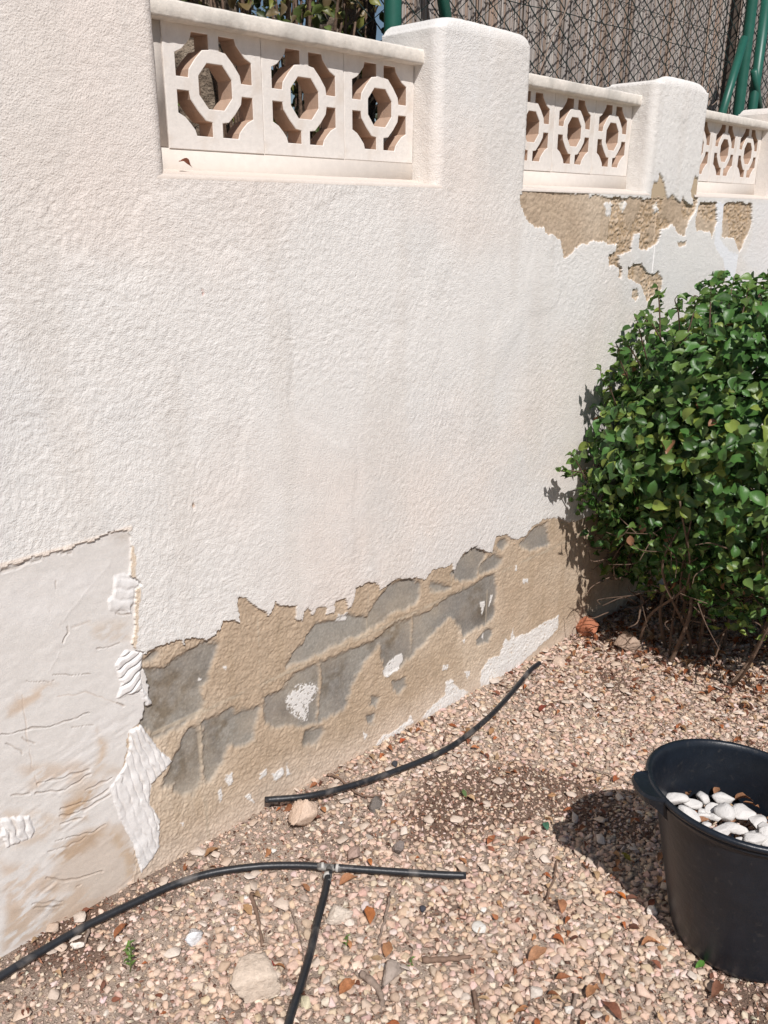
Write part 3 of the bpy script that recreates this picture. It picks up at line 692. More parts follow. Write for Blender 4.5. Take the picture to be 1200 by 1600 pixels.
# ---- stamping many small shapes into one mesh
def ico(sub):
    bm = bmesh.new(); bmesh.ops.create_icosphere(bm, subdivisions=sub, radius=1); V = np.array([v.co[:] for v in bm.verts]); Fc = np.array([[v.index for v in f.verts] for f in bm.faces]); bm.free(); return V, Fc
def stone_template(sub, seed, cuts=9, flat=1.0):
    r = np.random.RandomState(seed); V, Fc = ico(sub); V = V*np.array([1, r.uniform(.68, .95), r.uniform(.42, .68)*flat])
    for _ in range(cuts):
        n = r.normal(size=3); n /= np.linalg.norm(n); sup = (V@n).max(); d = sup*r.uniform(.5, .85)
        e = V@n-d; V = V-np.clip(e, 0, None)[:, None]*n
    V = V*(1+.04*r.normal(size=(len(V), 1)))
    V[:, :2] += .12*np.outer(V[:, 2], r.normal(size=2))
    return V, Fc
def hull_template(seed, n=11, flat=.50):
    r = np.random.RandomState(seed); P = r.normal(size=(n, 3)); P /= np.linalg.norm(P, axis=1)[:, None]; P *= np.array([1, r.uniform(.65, .95), r.uniform(.75, 1.1)*flat])*r.uniform(.85, 1.1, (n, 1))
    bm = bmesh.new(); vs = [bm.verts.new(p) for p in P]; g = bmesh.ops.convex_hull(bm, input=bm.verts)
    bmesh.ops.delete(bm, geom=[v for v in bm.verts if not v.link_faces], context='VERTS'); bmesh.ops.recalc_face_normals(bm, faces=bm.faces)
    bmesh.ops.bevel(bm, geom=list(bm.edges), offset=.055, segments=1, affect='EDGES', clamp_overlap=True); bmesh.ops.triangulate(bm, faces=bm.faces)
    bm.verts.index_update(); V = np.array([v.co[:] for v in bm.verts]); Fc = np.array([[v.index for v in f.verts] for f in bm.faces]); bm.free(); return V, Fc
def rot_mats(n, tilt, r):
    a = r.uniform(0, 2*math.pi, n); t = r.normal(0, tilt, n); b = r.uniform(0, 2*math.pi, n)
    ca, sa = np.cos(a), np.sin(a); R = np.zeros((n, 3, 3)); R[:, 0, 0] = ca; R[:, 0, 1] = -sa; R[:, 1, 0] = sa; R[:, 1, 1] = ca; R[:, 2, 2] = 1
    ux, uy = np.cos(b), np.sin(b); c, s = np.cos(t), np.sin(t); Q = np.zeros((n, 3, 3))
    Q[:, 0, 0] = c+ux*ux*(1-c); Q[:, 0, 1] = ux*uy*(1-c); Q[:, 0, 2] = uy*s
    Q[:, 1, 0] = ux*uy*(1-c); Q[:, 1, 1] = c+uy*uy*(1-c); Q[:, 1, 2] = -ux*s
    Q[:, 2, 0] = -uy*s; Q[:, 2, 1] = ux*s; Q[:, 2, 2] = c
    return Q@R
def stamp(templates, pos, scale, R, col, r):
    """pos (n,3) scale (n,) R (n,3,3) col (n,3) -> V, F, C"""
    which = r.randint(0, len(templates), len(pos)); Vs = []; Fs = []; Cs = []; n0 = 0
    for k, (TV, TF) in enumerate(templates):
        i = np.where(which == k)[0]
        if len(i) == 0: continue
        W = np.einsum('nij,vj->nvi', R[i], TV)*scale[i][:, None, None]+pos[i][:, None, :]
        nv = len(TV); Vs.append(W.reshape(-1, 3)); Fs.append((TF[None]+(np.arange(len(i))*nv)[:, None, None]+n0).reshape(-1, TF.shape[1]))
        Cs.append(np.repeat(col[i], nv, 0)); n0 += nv*len(i)
    return np.vstack(Vs), np.vstack(Fs), np.vstack(Cs)
BX, BY = 1.752, -1.155                                            # tub base centre
def stone_cols(n, r):
    pal = np.array([(.62,.485,.385), (.56,.42,.325), (.68,.57,.475), (.50,.385,.30), (.60,.46,.34), (.66,.57,.49), (.46,.36,.29), (.62,.475,.385), (.42,.34,.29)])
    w = np.array([.24, .2, .15, .12, .1, .05, .06, .06, .02]); c = pal[r.choice(len(pal), n, p=w/w.sum())]*np.array([1.03, .995, .985])
    return c*r.uniform(.86, 1.12, (n, 1))*(1+.03*r.normal(size=(n, 3)))
r1 = np.random.RandomState(5)
def scatter(step, x0, x1, y0, y1, r):
    xx, yy = np.meshgrid(np.arange(x0, x1, step), np.arange(y0, y1, step)); xx = xx.ravel(); yy = yy.ravel()
    return xx+r.uniform(-.5, .5, len(xx))*step, yy+r.uniform(-.5, .5, len(yy))*step
def inview(x, y, m=80):
    d = np.stack([x, y, gz(x)], -1)-EYE; w = d@_f; u = 600+F*(d@RIGHT)/np.maximum(w, .01); v = 800-F*(d@UP)/np.maximum(w, .01)
    return (w > .1) & (u > -m) & (u < 1200+m) & (v < 1600+m)
T1r = [stone_template(1, 200+k, 6, .85) for k in range(6)]; T2 = [stone_template(2, 100+k, 9, .85) for k in range(6)][:3]+[hull_template(800+k, 9+k % 5) for k in range(14)]; T1 = [hull_template(830+k, 8+k % 5) for k in range(14)]+T1r[:3]
T0 = [hull_template(860+k, 8) for k in range(4)]
VV = []; n0 = 0
parts_ = []
x, y = scatter(.0158, -.6, 4.9, -2.5, .02, r1)
keep = (r1.uniform(size=len(x)) < cover(x, y)) & (y < -.004) & ~((x < .95) & (y > -.02))
x = x[keep]; y = y[keep]
close = inview(x, y) & (np.hypot(x, y+1.65) < 1.75)
iv = inview(x, y, 200)
far = ~iv & (r1.uniform(size=len(x)) < .5)
def layer(sel, temps, lo, hi, zoff, smooth=False):
    xx = x[sel]; yy = y[sel]; n = len(xx)
    s = lo+(hi-lo)*r1.beta(1.6, 2.6, n); cv = cover(xx, yy); s = s*(.72+.36*sstep(.6, .95, cv))
    z = ground_h(xx, yy)+zoff*s+r1.uniform(-.25, .45, n)*s*.5
    return stamp(temps, np.stack([xx, yy, z], -1), s, rot_mats(n, .38, r1), stone_cols(n, r1), r1)
A = layer(close, T2, .0068, .0190, .12); B = layer(iv & ~close, T1, .0066, .0178, .12); Cc = layer(far, T0, .009, .019, .12)
def tri_join(L):
    Vs, Fs, Cs = [], [], []; n = 0
    for V, Fc, c in L: Vs.append(V); Fs.append(Fc+n); Cs.append(c); n += len(V)
    return np.vstack(Vs), np.vstack(Fs), np.vstack(Cs)
# small chips between the stones
x, y = scatter(.0105, .2, 4.6, -2.1, .01, r1); k = inview(x, y, 20) & (r1.uniform(size=len(x)) < .75) & (y < -.003); x = x[k]; y = y[k]; n = len(x)
s = r1.uniform(.0022, .0062, n); chipcol = stone_cols(n, r1)*.95; kk = r1.uniform(size=n) < .30; chipcol[kk] = np.array([.16, .09, .065])*r1.uniform(.6, 1.8, (kk.sum(), 1))
I0 = [(lambda a: (a[0]*np.array([1, .8, .55]), a[1]))(ico(1)) for _ in range(1)]
IC = [(np.array(ico(1)[0])[:12], None)]
def octa(seed):
    r = np.random.RandomState(seed); V = np.array([(1,0,0),(-1,0,0),(0,1,0),(0,-1,0),(0,0,1),(0,0,-1)], float)*np.array([1, .8, .5])+.25*r.normal(size=(6, 3))*np.array([1, 1, .5])
    return V, np.array([[0,2,4],[2,1,4],[1,3,4],[3,0,4],[2,0,5],[1,2,5],[3,1,5],[0,3,5]])
D = stamp([octa(k) for k in range(6)], np.stack([x, y, ground_h(x, y)+s*.5], -1), s, rot_mats(n, .5, r1), chipcol, r1)
n = 420; x = r1.uniform(.4, 3.6, n); y = -r1.uniform(.01, 1.0, n)**1.3*1.9; s = r1.uniform(.010, .026, n)
flakes = [hull_template(890+k, 12, .22) for k in range(8)]; fc_ = np.array([(.62,.51,.42), (.60,.47,.37), (.66,.57,.49)])[r1.randint(0, 3, n)]*r1.uniform(.85, 1.08, (n, 1))
E_ = stamp(flakes, np.stack([x, y, ground_h(x, y)+.011], -1), s, rot_mats(n, .22, r1), fc_, r1)
V, Fc, c = tri_join([A, B, Cc, D, E_])
M_stone = material('limestone_gravel', attr='col', rough=.88, var=.14, vscale=240, spec=.2, bumps=(('noise', 350, .0012, .2),))
me = mesh_np('gravel', V, Fc, [M_stone], False, c)
single('gravel', me, 'pinkish beige crushed limestone gravel covering the ground below the wall', 'gravel', kind='stuff', origin=(1.5, -1, 0))

# ---- leaves: a curled leaf template, long axis +x, base at origin, length 1
def leaf_t(seed, wid=.42, curl=.25, fold=.18, nseg=5, tip=1.0):
    r = np.random.RandomState(seed); V = []; t = np.linspace(0, 1, nseg+1)
    for a in t:
        w = wid*math.sin(math.pi*a**.8)**.8*.5 if 0 < a < 1 else .004
        if a > .55: w *= (1-(a-.55)/.45*.5)
        zc = curl*(a-a*a)*2.0-.3*curl*a+.02*r.normal()
        side = .04*r.normal()
        V += [(a, -w+side*a, zc+fold*w*2+.04*r.normal()*a), (a, side*a, zc), (a, w+side*a, zc+fold*w*2+.04*r.normal()*a)]
    V = np.array(V); V[:, 0] -= 0
    Fc = []
    for i in range(nseg): b = i*3; Fc += [[b, b+3, b+4, b+1], [b+1, b+4, b+5, b+2]]
    return V, np.array(Fc)
M_dry = material('dry_leaf', attr='col', rough=.7, var=.3, vscale=180, spec=.3, bumps=(('noise', 300, .0008, 0),), trans=.15)
r2 = np.random.RandomState(77)
dryT = [leaf_t(400+k, r2.uniform(.35, .6), r2.uniform(.1, .5), r2.uniform(.1, .6)) for k in range(8)]
drypal = np.array([(.30,.12,.055), (.36,.17,.08), (.22,.085,.05), (.42,.24,.12), (.16,.07,.045), (.40,.13,.05), (.46,.31,.18)])
n = 1100; x = r2.uniform(.3, 4.2, n*3); y = -r2.uniform(.01, 2.0, n*3)**1.0
w = .25+.75*sstep(-.1, .3, fbm(x*2.1, y*2.1, 3, 401))+.9*((x > 2.3) & (y > -1.0)); k = (r2.uniform(size=n*3) < w*.55) & inview(x, y, 30); x = x[k]; y = y[k]; n = len(x)
s = r2.uniform(.010, .034, n)
D1 = stamp(dryT, np.stack([x, y, ground_h(x, y)+.006+s*.12], -1), s, rot_mats(n, .55, r2), drypal[r2.randint(0, 7, n)]*r2.uniform(.7, 1.3, (n, 1)), r2)
# bits: crumbs and stalks
n = 18000; x = r2.uniform(.3, 4.2, n*2); y = -r2.uniform(.0, 2.0, n*2)
w = sstep(.0, .35, fbm(x*3.1+2, y*3.1, 4, 312)+.35*sstep(.5, 0, np.hypot(x-1.9, (y+.45)*1.4))-.1)+.22+.6*((x > 2.4) & (y > -.9)); k = (r2.uniform(size=n*2) < w) & inview(x, y, 10); x = x[k]; y = y[k]; n = len(x)
s = r2.uniform(.004, .016, n)
sliver = [(lambda t: (t[0]*np.array([1, f, .7]), t[1]))(leaf_t(450+i, .4, .3, .3, 2)) for i, f in enumerate((.2, .35, .6, .9))]
n3 = 900; x3 = r2.uniform(2.75, 4.2, n3); y3 = -r2.uniform(.02, 1.05, n3); s3 = r2.uniform(.02, .045, n3)
D3 = stamp(dryT, np.stack([x3, y3, ground_h(x3, y3)+.010+s3*.15], -1), s3, rot_mats(n3, .5, r2), drypal[r2.randint(0, 7, n3)]*r2.uniform(.5, 1.0, (n3, 1)), r2)
D2 = stamp(sliver, np.stack([x, y, ground_h(x, y)+.004+r2.uniform(0, .008, n)], -1), s, rot_mats(n, .5, r2), np.array([.22, .105, .065])*r2.uniform(.5, 2.2, (n, 1)), r2)
V, Fc, c = tri_join([D1, D2, D3])
me = mesh_np('leaf_litter', V, Fc, [M_dry], False, c)
single('leaf_litter', me, 'brown crumbs of dead leaf and stalk strewn through the gravel', 'leaf litter', kind='stuff', origin=(1.5, -1, 0))

def put_leaf(px, length, ang, colr, label, up=.012, tilt=.3, seed=0, name='dry_leaf', cat='leaf', group='single fallen leaves on the gravel', pos=None, wid=None):
    TV, TF = leaf_t(500+seed, wid or random.uniform(.35, .55), random.uniform(.15, .4), random.uniform(.2, .5), 7)
    p = gnd([px], up)[0] if pos is None else np.array(pos)
    if pos is None: p[2] = float(ground_h(np.array([p[0]]), np.array([p[1]]))[0])+up
    R = Matrix.Rotation(math.radians(ang), 3, 'Z') @ Matrix.Rotation(tilt*random.uniform(-1, 1), 3, 'X') @ Matrix.Rotation(random.uniform(-.3, .3)*tilt*2, 3, 'Y')
    V = ((TV-np.array([.5, 0, 0]))*length)@np.array(R).T+p
    cc = np.tile(np.array(colr), (len(V), 1))*np.random.RandomState(seed).uniform(.8, 1.15, (len(V), 1))
    return single(name, mesh_np(name, V, TF, [M_dry], True, cc), label, cat, group=group)
RB, OR, DR, TN = (.30,.12,.055), (.46,.17,.06), (.22,.04,.03), (.44,.27,.14)
LEAVES = [((190,1455),.05,20,RB,'long rust brown leaf lying below the black hose near the left edge'),
 ((333,1330),.05,-10,(.36,.2,.1),'curled tan brown leaf lying against the foot of the bare wall'),
 ((290,1353),.03,40,RB,'small brown leaf between the wall foot and the arc of the hose'),
 ((470,1282),.03,15,OR,'small orange brown leaf tucked against the pale rock under the loose hose'),
 ((420,1510),.035,-60,DR,'dark red leaf beside the big pale stone near the bottom'),
 ((372,1525),.045,70,(.4,.17,.08),'orange brown folded leaf leaning on the left of the big pale stone'),
 ((387,1422),.04,80,TN,'light brown leaf standing beside the upright twig left of the tee'),
 ((578,1345),.03,60,OR,'small bright orange leaf just above the pipe right of the tee'),
 ((545,1375),.055,-15,(.42,.2,.1),'broad orange brown leaf lying under the pipe right of the tee'),
 ((577,1428),.055,50,OR,'long orange leaf lying diagonally below the capped pipe end'),
 ((605,1483),.045,35,(.40,.2,.1),'curled brown leaf midway between the branch pipe and the thick stick'),
 ((543,1544),.055,5,(.42,.18,.08),'flat brown leaf on the gravel right of the branch pipe at the bottom'),
 ((630,1160),.03,0,(.50,.11,.04),'bright red orange leaf on the gravel near the middle of the wall foot'),
 ((598,1182),.03,10,(.44,.15,.06),'orange leaf close to the wall foot above the loose hose'),
 ((743,1168),.03,-50,(.48,.19,.08),'orange leaf just below the middle of the loose hose'),
 ((850,1108),.06,10,(.24,.06,.04),'dark maroon crumpled leaf on the gravel left of the shrub'),
 ((970,1400),.032,80,(.55,.17,.04),'bright orange leaf on pale gravel left of the tub'),
 ((1017,1475),.05,-35,(.46,.22,.11),'tan orange oval leaf on the gravel below the left of the tub'),
 ((875,1415),.05,45,(.40,.19,.1),'brown leaf pile edge leaf on the gravel between hose end and tub'),
 ((840,1492),.06,-10,(.42,.22,.12),'wide tan brown leaf in front of the tub in the lower gravel'),
 ((955,1578),.06,75,(.24,.10,.06),'dark curled leaf near the bottom edge below the tub'),
 ((925,1550),.05,5,(.40,.2,.1),'brown leaf at the bottom edge left of the dark curled one'),
 ((963,1217),.035,0,(.38,.12,.05),'brown leaf just above the shadow of the tub'),
 ((1120,1545),.06,0,(.22,.10,.06),'dark brown leaf in the gravel right under the tub base'),
 ((768,1310),.04,5,(.36,.13,.06),'rust leaf in the dark litter above the capped pipe end'),
 ((820,1312),.045,-30,(.26,.11,.06),'dark brown curled leaf in the dark litter right of the capped pipe')]
for i, (px, ln, an, c_, lb) in enumerate(LEAVES): put_leaf(px, ln, an, c_, lb, seed=i)
# fallen green leaves
for i, (px, an, c_, lb) in enumerate([((725,1238), 60, (.12,.19,.07), 'green narrow leaf lying under the middle of the loose hose'), ((853,1290), 50, (.06,.16,.10), 'dark green leaf on the gravel left of the tub shadow'),
        ((1095,1506), -15, (.10,.24,.04), 'small fresh green leaf touching the tub base'), ((978,1338), 70, (.22,.19,.03), 'yellowish olive leaf inside the shadow of the tub')]):
    put_leaf(px, .035, an, c_, lb, seed=60+i, name='green_leaf')
# leaf on the sill
put_leaf(None, .035, 10, (.28,.10,.06), 'curled brown leaf resting on the sill of the nearest pierced panel', pos=(1.135, .045, 1.708), seed=70, wid=.5)

# ---- loose rocks, one by one
def rock(px, size, seed, colr, label, name='rock', cat='rock', flat=1., sink=.35, rot=0, rough=.85, sub=4, cuts=16, pos=None, group=None, m=None, scale=(1, 1, 1), stain=None):
    V, Fc = stone_template(sub, seed, cuts, flat); V = V*np.array(scale)
    V = V*(1+.035*fbm(V[:, 0]*4+seed, V[:, 1]*4, 3, seed, V[:, 2]*4)[:, None]*2)
    R = np.array(Matrix.Rotation(math.radians(rot), 3, 'Z')); V = V@R.T*size*(1.38 if name == 'rock' else 1.15 if name != 'plaster_flake' else .95)
    p = gnd([px])[0] if pos is None else np.array(pos, float)
    if pos is None: p[2] = float(ground_h(np.array([p[0]]), np.array([p[1]]))[0])+.004
    V = V+p-np.array([0, 0, V[:, 2].min()*(1-sink)])
    mm = m or material(name+'_surface', colr, rough, var=.2, vscale=90/ (size/.05)**.5, spec=.25, bumps=(('noise', 160, .003, .4), ('noise', 600, .0008, 0)), second=stain)
    return single(name, mesh_np(name, V, Fc, [mm], True), label, cat, group=group)
rock((476,1291), .044, 3, (.66,.50,.385), 'pale pinkish limestone rock propping up the cut end of the loose hose', sink=.15, scale=(1, 1, .95), flat=1.3)
rock((403,1546), .060, 8, (.64,.53,.43), 'large pale flat stone near the bottom left of the branch pipe', sink=.42, flat=.8)
rock((525,1438), .042, 12, (.66,.57,.48), 'rough whitish mortar lump beside the branch pipe below the tee', name='mortar_lump', cat='mortar lump', flat=.7)
rock((587,1264), .027, 15, (.20,.175,.155), 'dark grey stone between the loose hose and the wall end rock', sink=.3)
rock((617,1196), .013, 17, (.05,.052,.06), 'small black pebble just above the loose hose', name='pebble', cat='pebble', flat=1.3, sub=3)
rock((691,1200), .011, 18, (.045,.05,.06), 'small black pebble touching the lower side of the loose hose', name='pebble', cat='pebble', flat=1.3, sub=3)
rock((661,1425), .012, 19, (.07,.07,.085), 'small dark bluish stone between the two pipes and the thick stick', name='pebble', cat='pebble', sub=3)
rock((623,1332), .018, 20, (.24,.20,.18), 'greyish brown stone just above the pipe right of the tee', sink=.3, flat=1.2)
rock((553,1340), .026, 21, (.42,.30,.25), 'reddish stone touching the top of the pipe right of the tee')
rock((920,994), .050, 22, (.46,.18,.10), 'reddish brown rock in the shade at the foot of the shrub', flat=1.3, sink=.2)
rock((977,1016), .066, 44, (.46,.34,.26), 'larger brown rock at the foot of the shrub right of the reddish one', flat=1.1, sink=.25)
rock((612,1530), .034, 26, (.40,.33,.28), 'grey brown slab stone near the curved stick', flat=.7)
rock((838,1558), .022, 27, (.66,.59,.52), 'whitish stone chip near the bottom in front of the tub', name='stone_chip', cat='stone', flat=.7, sub=3)
rock((889,1583), .014, 28, (.70,.66,.60), 'small white stone chip at the bottom edge', name='stone_chip', cat='stone', flat=.7, sub=3)
rock((752,1453), .026, 29, (.70,.67,.62), 'bright white flake of plaster in the middle of the lower gravel', name='plaster_flake', cat='plaster flake', flat=.35, sub=3)
rock((754,1424), .014, 30, (.80,.76,.70), 'small white plaster flake just above the bright one', name='plaster_flake', cat='plaster flake', flat=.4, sub=3)
rock((532,1288), .011, 31, (.84,.82,.78), 'tiny white plaster crumb below the loose hose', name='plaster_flake', cat='plaster flake', flat=.6, sub=3)
rock((428,1331), .018, 32, (.80,.76,.70), 'white plaster flake between the wall foot and the pipe', name='plaster_flake', cat='plaster flake', flat=.4, sub=3)
rock((384,1408), .014, 33, (.84,.81,.76), 'small white plaster flake at the tip of the upright twig', name='plaster_flake', cat='plaster flake', flat=.5, sub=3)
rock((365,1455), .012, 34, (.80,.77,.73), 'round white crumb right of the glassy lump', name='plaster_flake', cat='plaster flake', flat=.7, sub=3)
rock((123,1483), .028, 35, (.82,.74,.66), 'long white shell-like shard below the black hose at the left', name='shard', cat='shard', flat=.6, scale=(1, .32, .8), rot=-35, sub=3, sink=.1)
rock((1158,1212), .0, 36, (.8,.8,.8), '', ) if False else None
rock((872,1040), .03, 37, (.62,.48,.38), 'flat beige stone beside the far tip of the loose hose', flat=.6)
rock((542,1470-350), .0, 38, (0, 0, 0), '') if False else None
rock((1020,1428), .02, 39, (.80,.74,.68), 'white oval pebble lying against the left foot of the tub', name='pebble', cat='pebble', flat=1., sub=3, scale=(1, .7, 1))
M_glass = material('milky_lump', (.86, .87, .88), .25, var=.08, vscale=60, spec=.6, bumps=(('noise', 70, .006, .5),)); 
M_glass.node_tree.nodes['Principled BSDF'].inputs['Transmission Weight'].default_value = .25
M_glass.node_tree.nodes['Principled BSDF'].inputs['Subsurface Weight'].default_value = .4
M_glass.node_tree.nodes['Principled BSDF'].inputs['Subsurface Radius'].default_value = (.02, .02, .02)
rock((304,1476), .034, 40, (.8,.8,.8), 'shiny translucent white lump lying on the gravel at the lower left', name='milky_lump', cat='lump', m=M_glass, flat=1.2, sub=3, sink=.1)

# ---- twigs
M_twig = material('dead_wood', (.22, .145, .105), .85, var=.3, vscale=70, bumps=(('noise', 200, .002, 0),))
M_greytwig = material('grey_dead_wood', (.30, .23, .185), .85, var=.3, vscale=70, bumps=(('noise', 200, .002, 0),))
def twig(pxs, rad, label, ups=None, m=M_twig, n=6):
    P = [gnd([p], (ups[i] if ups else .012))[0] for i, p in enumerate(pxs)]
    P = spline(P, 6); P += .0012*rs.normal(size=P.shape); rr = rad*np.linspace(1, .6, len(P))*(1+.12*rs.normal(size=len(P)))
    V, Fc = tube(P, rr, n); return single('twig', mesh_np('twig', V, Fc, [m], True), label, 'twig', group='twigs on the gravel')
twig([(393,1397),(402,1430),(411,1478)], .0062, 'straight brown twig lying upright in the view left of the branch pipe')
twig([(660,1500),(700,1499),(735,1494)], .0078, 'thick short brown stick lying level in the lower gravel', [.014, .018, .014])
twig([(563,1522),(585,1538),(597,1560),(594,1580)], .009, 'thick curved grey brown stick at the bottom right of the branch pipe', m=M_greytwig)
twig([(741,1548),(745,1575),(748,1604)], .0062, 'straight brown stick pointing to the bottom edge')
twig([(512,1210),(530,1216),(560,1241),(597,1243)], .0042, 'thin forked reddish twig touching the loose hose near the rock')
twig([(697,1145),(693,1165)], .004, 'short dark twig standing near the middle of the wall foot', [.03, .01])
twig([(378,1445),(400,1470)], .002, 'very thin twig crossing under the upright brown one', m=M_greytwig)
twig([(446,1410),(460,1435),(470,1470),(476,1505)], .0022, 'thin pale twig left of the branch pipe', m=M_greytwig)
twig([(610,1400),(600,1440),(590,1475)], .0035, 'faint greyish twig right of the mortar lump', m=M_greytwig)
twig([(900,1555),(893,1590)], .005, 'short grey stick at the bottom edge left of the tub', m=M_greytwig)
twig([(139,1448),(132,1475)], .004, 'short grey twig under the black hose at the left', m=M_greytwig)
twig([(918,1200),(945,1208),(985,1224),(1010,1242)], .003, 'thin twig lying across the top of the tub shadow', m=M_greytwig)
twig([(868,1413),(855,1405),(866,1370),(870,1345)], .0035, 'dark thin twig in the litter left of the tub')

# ---- seedlings
M_leaf = material('green_leaf', attr='col', rough=.42, var=.12, vscale=60, spec=.5, bumps=(('noise', 120, .0008, 0),), trans=.22)
def seedling(px, h, label, nl=9, sc=.018):
    p = gnd([px])[0]; root = thing('seedling', label, 'plant', tuple(float(q) for q in p), group='weeds in the gravel')
    top = p+np.array([.01, .004, h]); V, Fc = tube(spline([p, (p+top)/2+np.array([.004, 0, 0]), top], 5), .0013, 5)
    part('stem', mesh_np('stem', V, Fc, [M_leaf], True, np.tile([.16, .17, .07], (len(V), 1))), root)
    L = []; r = np.random.RandomState(int(px[0]))
    pos = []; Rm = []; s = []
    for i in range(nl):
        t = .2+.8*i/nl; pos.append(p+(top-p)*t); a = i*2.4
        q_ = Matrix.Rotation(a, 3, 'Z') @ Matrix.Rotation(-.5, 3, 'Y'); Rm.append(np.array(q_)); s.append(sc*r.uniform(.7, 1.1))
    V, Fc, c = stamp([leaf_t(600+i, .5, .2, .3, 4) for i in range(3)], np.array(pos), np.array(s), np.array(Rm), np.tile([.13, .22, .05], (nl, 1))*r.uniform(.7, 1.3, (nl, 1)), r)
    part('leaves', mesh_np('leaves', V, Fc, [M_leaf], True, c), root)
seedling((203,1520), .075, 'small green weed growing in the gravel below the black hose', 14)
seedling((540,1482), .03, 'tiny green sprout right of the branch pipe', 6, .012)
seedling((640,1518), .03, 'tiny green sprout beside the thick short stick', 6, .012)

# ================================================================== HOSES
M_hose = material('black_polythene', (.018, .020, .024), .42, var=.3, vscale=40, spec=.5, bumps=(('noise', 120, .0006, 0),), second=((.20, .18, .165), 16, .56, .80))
def hose_path(pxs, up):
    ups = up if isinstance(up, (list, tuple)) else [up]*len(pxs)
    return spline([gnd([p], u)[0] for p, u in zip(pxs, ups)], 8)
def hollow(P, r, n=14):
    V, Fc = tube(P, r, n, cap=False); m = len(P)
    Vi, Fi = tube(P, r*.78, n, cap=False); k = len(V)
    e = []
    for j in range(n):
        e.append([j, k+j, k+(j+1) % n, (j+1) % n]); b = (m-1)*n; e.append([b+j, b+(j+1) % n, k+b+(j+1) % n, k+b+j])
    return np.vstack([V, Vi]), np.vstack([Fc, Fi[:, ::-1]+k, np.array(e)])
R_H = .0090
P = hose_path([(414,1250),(480,1244),(540,1230),(600,1211),(660,1188),(710,1163),(762,1122),(800,1082),(828,1048),(843,1036)], [.048, .042, .03, .024, .022, .022, .022, .022, .024, .028])
V, Fc = hollow(P, R_H)
single('loose_hose', mesh_np('loose_hose', V, Fc, [M_hose], True), 'loose curved length of black hose along the wall foot, cut at both ends', 'hose')
tee = gnd([(515,1356)], .024)[0]
pipe = thing('irrigation_pipe', 'black irrigation pipe from the left edge with a tee joint and a downward branch', 'pipe', tuple(float(q) for q in tee))
P = hose_path([(-320,1760),(-150,1625),(-60,1562),(0,1526),(60,1489),(130,1449),(200,1415),(270,1383),(330,1364),(400,1354),(460,1352),(508,1354)], .021)
part('pipe', mesh_np('pipe', *hollow(P, R_H), [M_hose], True), pipe)
P = hose_path([(522,1355),(560,1358),(620,1362),(680,1366),(728,1368)], [.024, .022, .02, .02, .02])
part('pipe', mesh_np('pipe', *hollow(P, R_H), [M_hose], True), pipe, label='short straight stub of pipe right of the tee')
P = hose_path([(514,1362),(508,1395),(496,1440),(486,1485),(470,1540),(452,1596),(436,1670),(428,1780)], [.024, .022, .02, .02, .02, .02, .02, .02])
part('pipe', mesh_np('pipe', *hollow(P, R_H), [M_hose], True), pipe, label='branch pipe running down from the tee')
M_tee = material('grey_plastic', (.13, .125, .12), .5, var=.3, vscale=60, second=((.38, .36, .33), 60, .5, .7))
M_clamp = material('pale_clamp', (.50, .48, .45), .45, var=.2, vscale=90)
def d_(a, b): v = np.array(b)-np.array(a); return v/np.linalg.norm(v)
a = gnd([(496,1354)], .0225)[0]; b_ = gnd([(534,1357)], .0225)[0]; c_ = gnd([(511,1385)], .0225)[0]; t0 = (a+b_)/2
V1 = tube(np.array([a+(b_-a)*t for t in np.linspace(0, 1, 8)]), [.0088, .0098, .0088, .0092, .0092, .0088, .0098, .0088], 14)
V2 = tube(np.array([t0+(c_-t0)*t for t in np.linspace(0, .8, 6)]), [.0092, .0092, .0088, .0098, .0088, .0092], 14)
tf = part('tee_fitting', mesh_np('tee_fitting', *join([V1, V2]), [M_tee], True), pipe)
for q0, q1 in (((502,1354), (506,1354)), ((525,1356), (529,1356.5)), ((512,1366), (511.5,1371))):
    A0 = gnd([q0], .0225)[0]; A1 = gnd([q1], .0225)[0]
    me = mesh_np('clamp', *tube(np.array([A0, (A0+A1)/2, A1]), .0106, 16), [M_clamp], True)
    part('clamp', me, pipe)

# ================================================================== TUB WITH WHITE PEBBLES
TX, TY, TZ = BX, BY, float(gz(BX))+.012
tub = thing('tub', 'black plastic builder tub with lug handles holding white pebbles, standing on the gravel', 'tub', (TX, TY, TZ))
M_tub = material('black_plastic', (.011, .015, .022), .36, var=.25, vscale=25, spec=.38, bumps=(('noise', 40, .0010, 0), ('noise', 500, .0002, 0)), second=((.06, .058, .056), 55, .62, .88))
rimC = np.array([1.712, -1.121]); Hh = .395-TZ; rb, rt = .163, .205
slope = np.array([-.104, .023])
def tub_pt(t, rr, ang, dz=0.):
    """t 0 base .. 1 rim"""
    cx = BX+(rimC[0]-BX)*t; cy = BY+(rimC[1]-BY)*t; x = cx+rr*math.cos(ang); y = cy+rr*math.sin(ang)
    z = TZ+Hh*t+((x-cx)*slope[0]+(y-cy)*slope[1])*t+dz; return (x, y, z)
prof = [(0, .001, 0), (0, rb-.012, 0), (0, rb-.003, .003), (.015, rb, 0)]
for t in np.linspace(.04, .9, 12): prof.append((t, rb+(rt-.006-rb)*t, 0))
prof += [(.93, rt-.008, 0), (.932, rt-.001, 0), (.945, rt+.001, 0), (.955, rt-.004, 0), (.962, rt+.004, 0), (.975, rt+.009, 0), (.99, rt+.010, 0), (1.0, rt+.006, 0), (1.003, rt, 0), (.995, rt-.005, 0), (.96, rt-.0085, 0)]
for t in np.linspace(.9, .06, 10): prof.append((t, rb+(rt-.006-rb)*t-.0035, 0))
prof += [(.03, rb-.012, 0), (.02, .001, 0)]
NA = 96; V = []
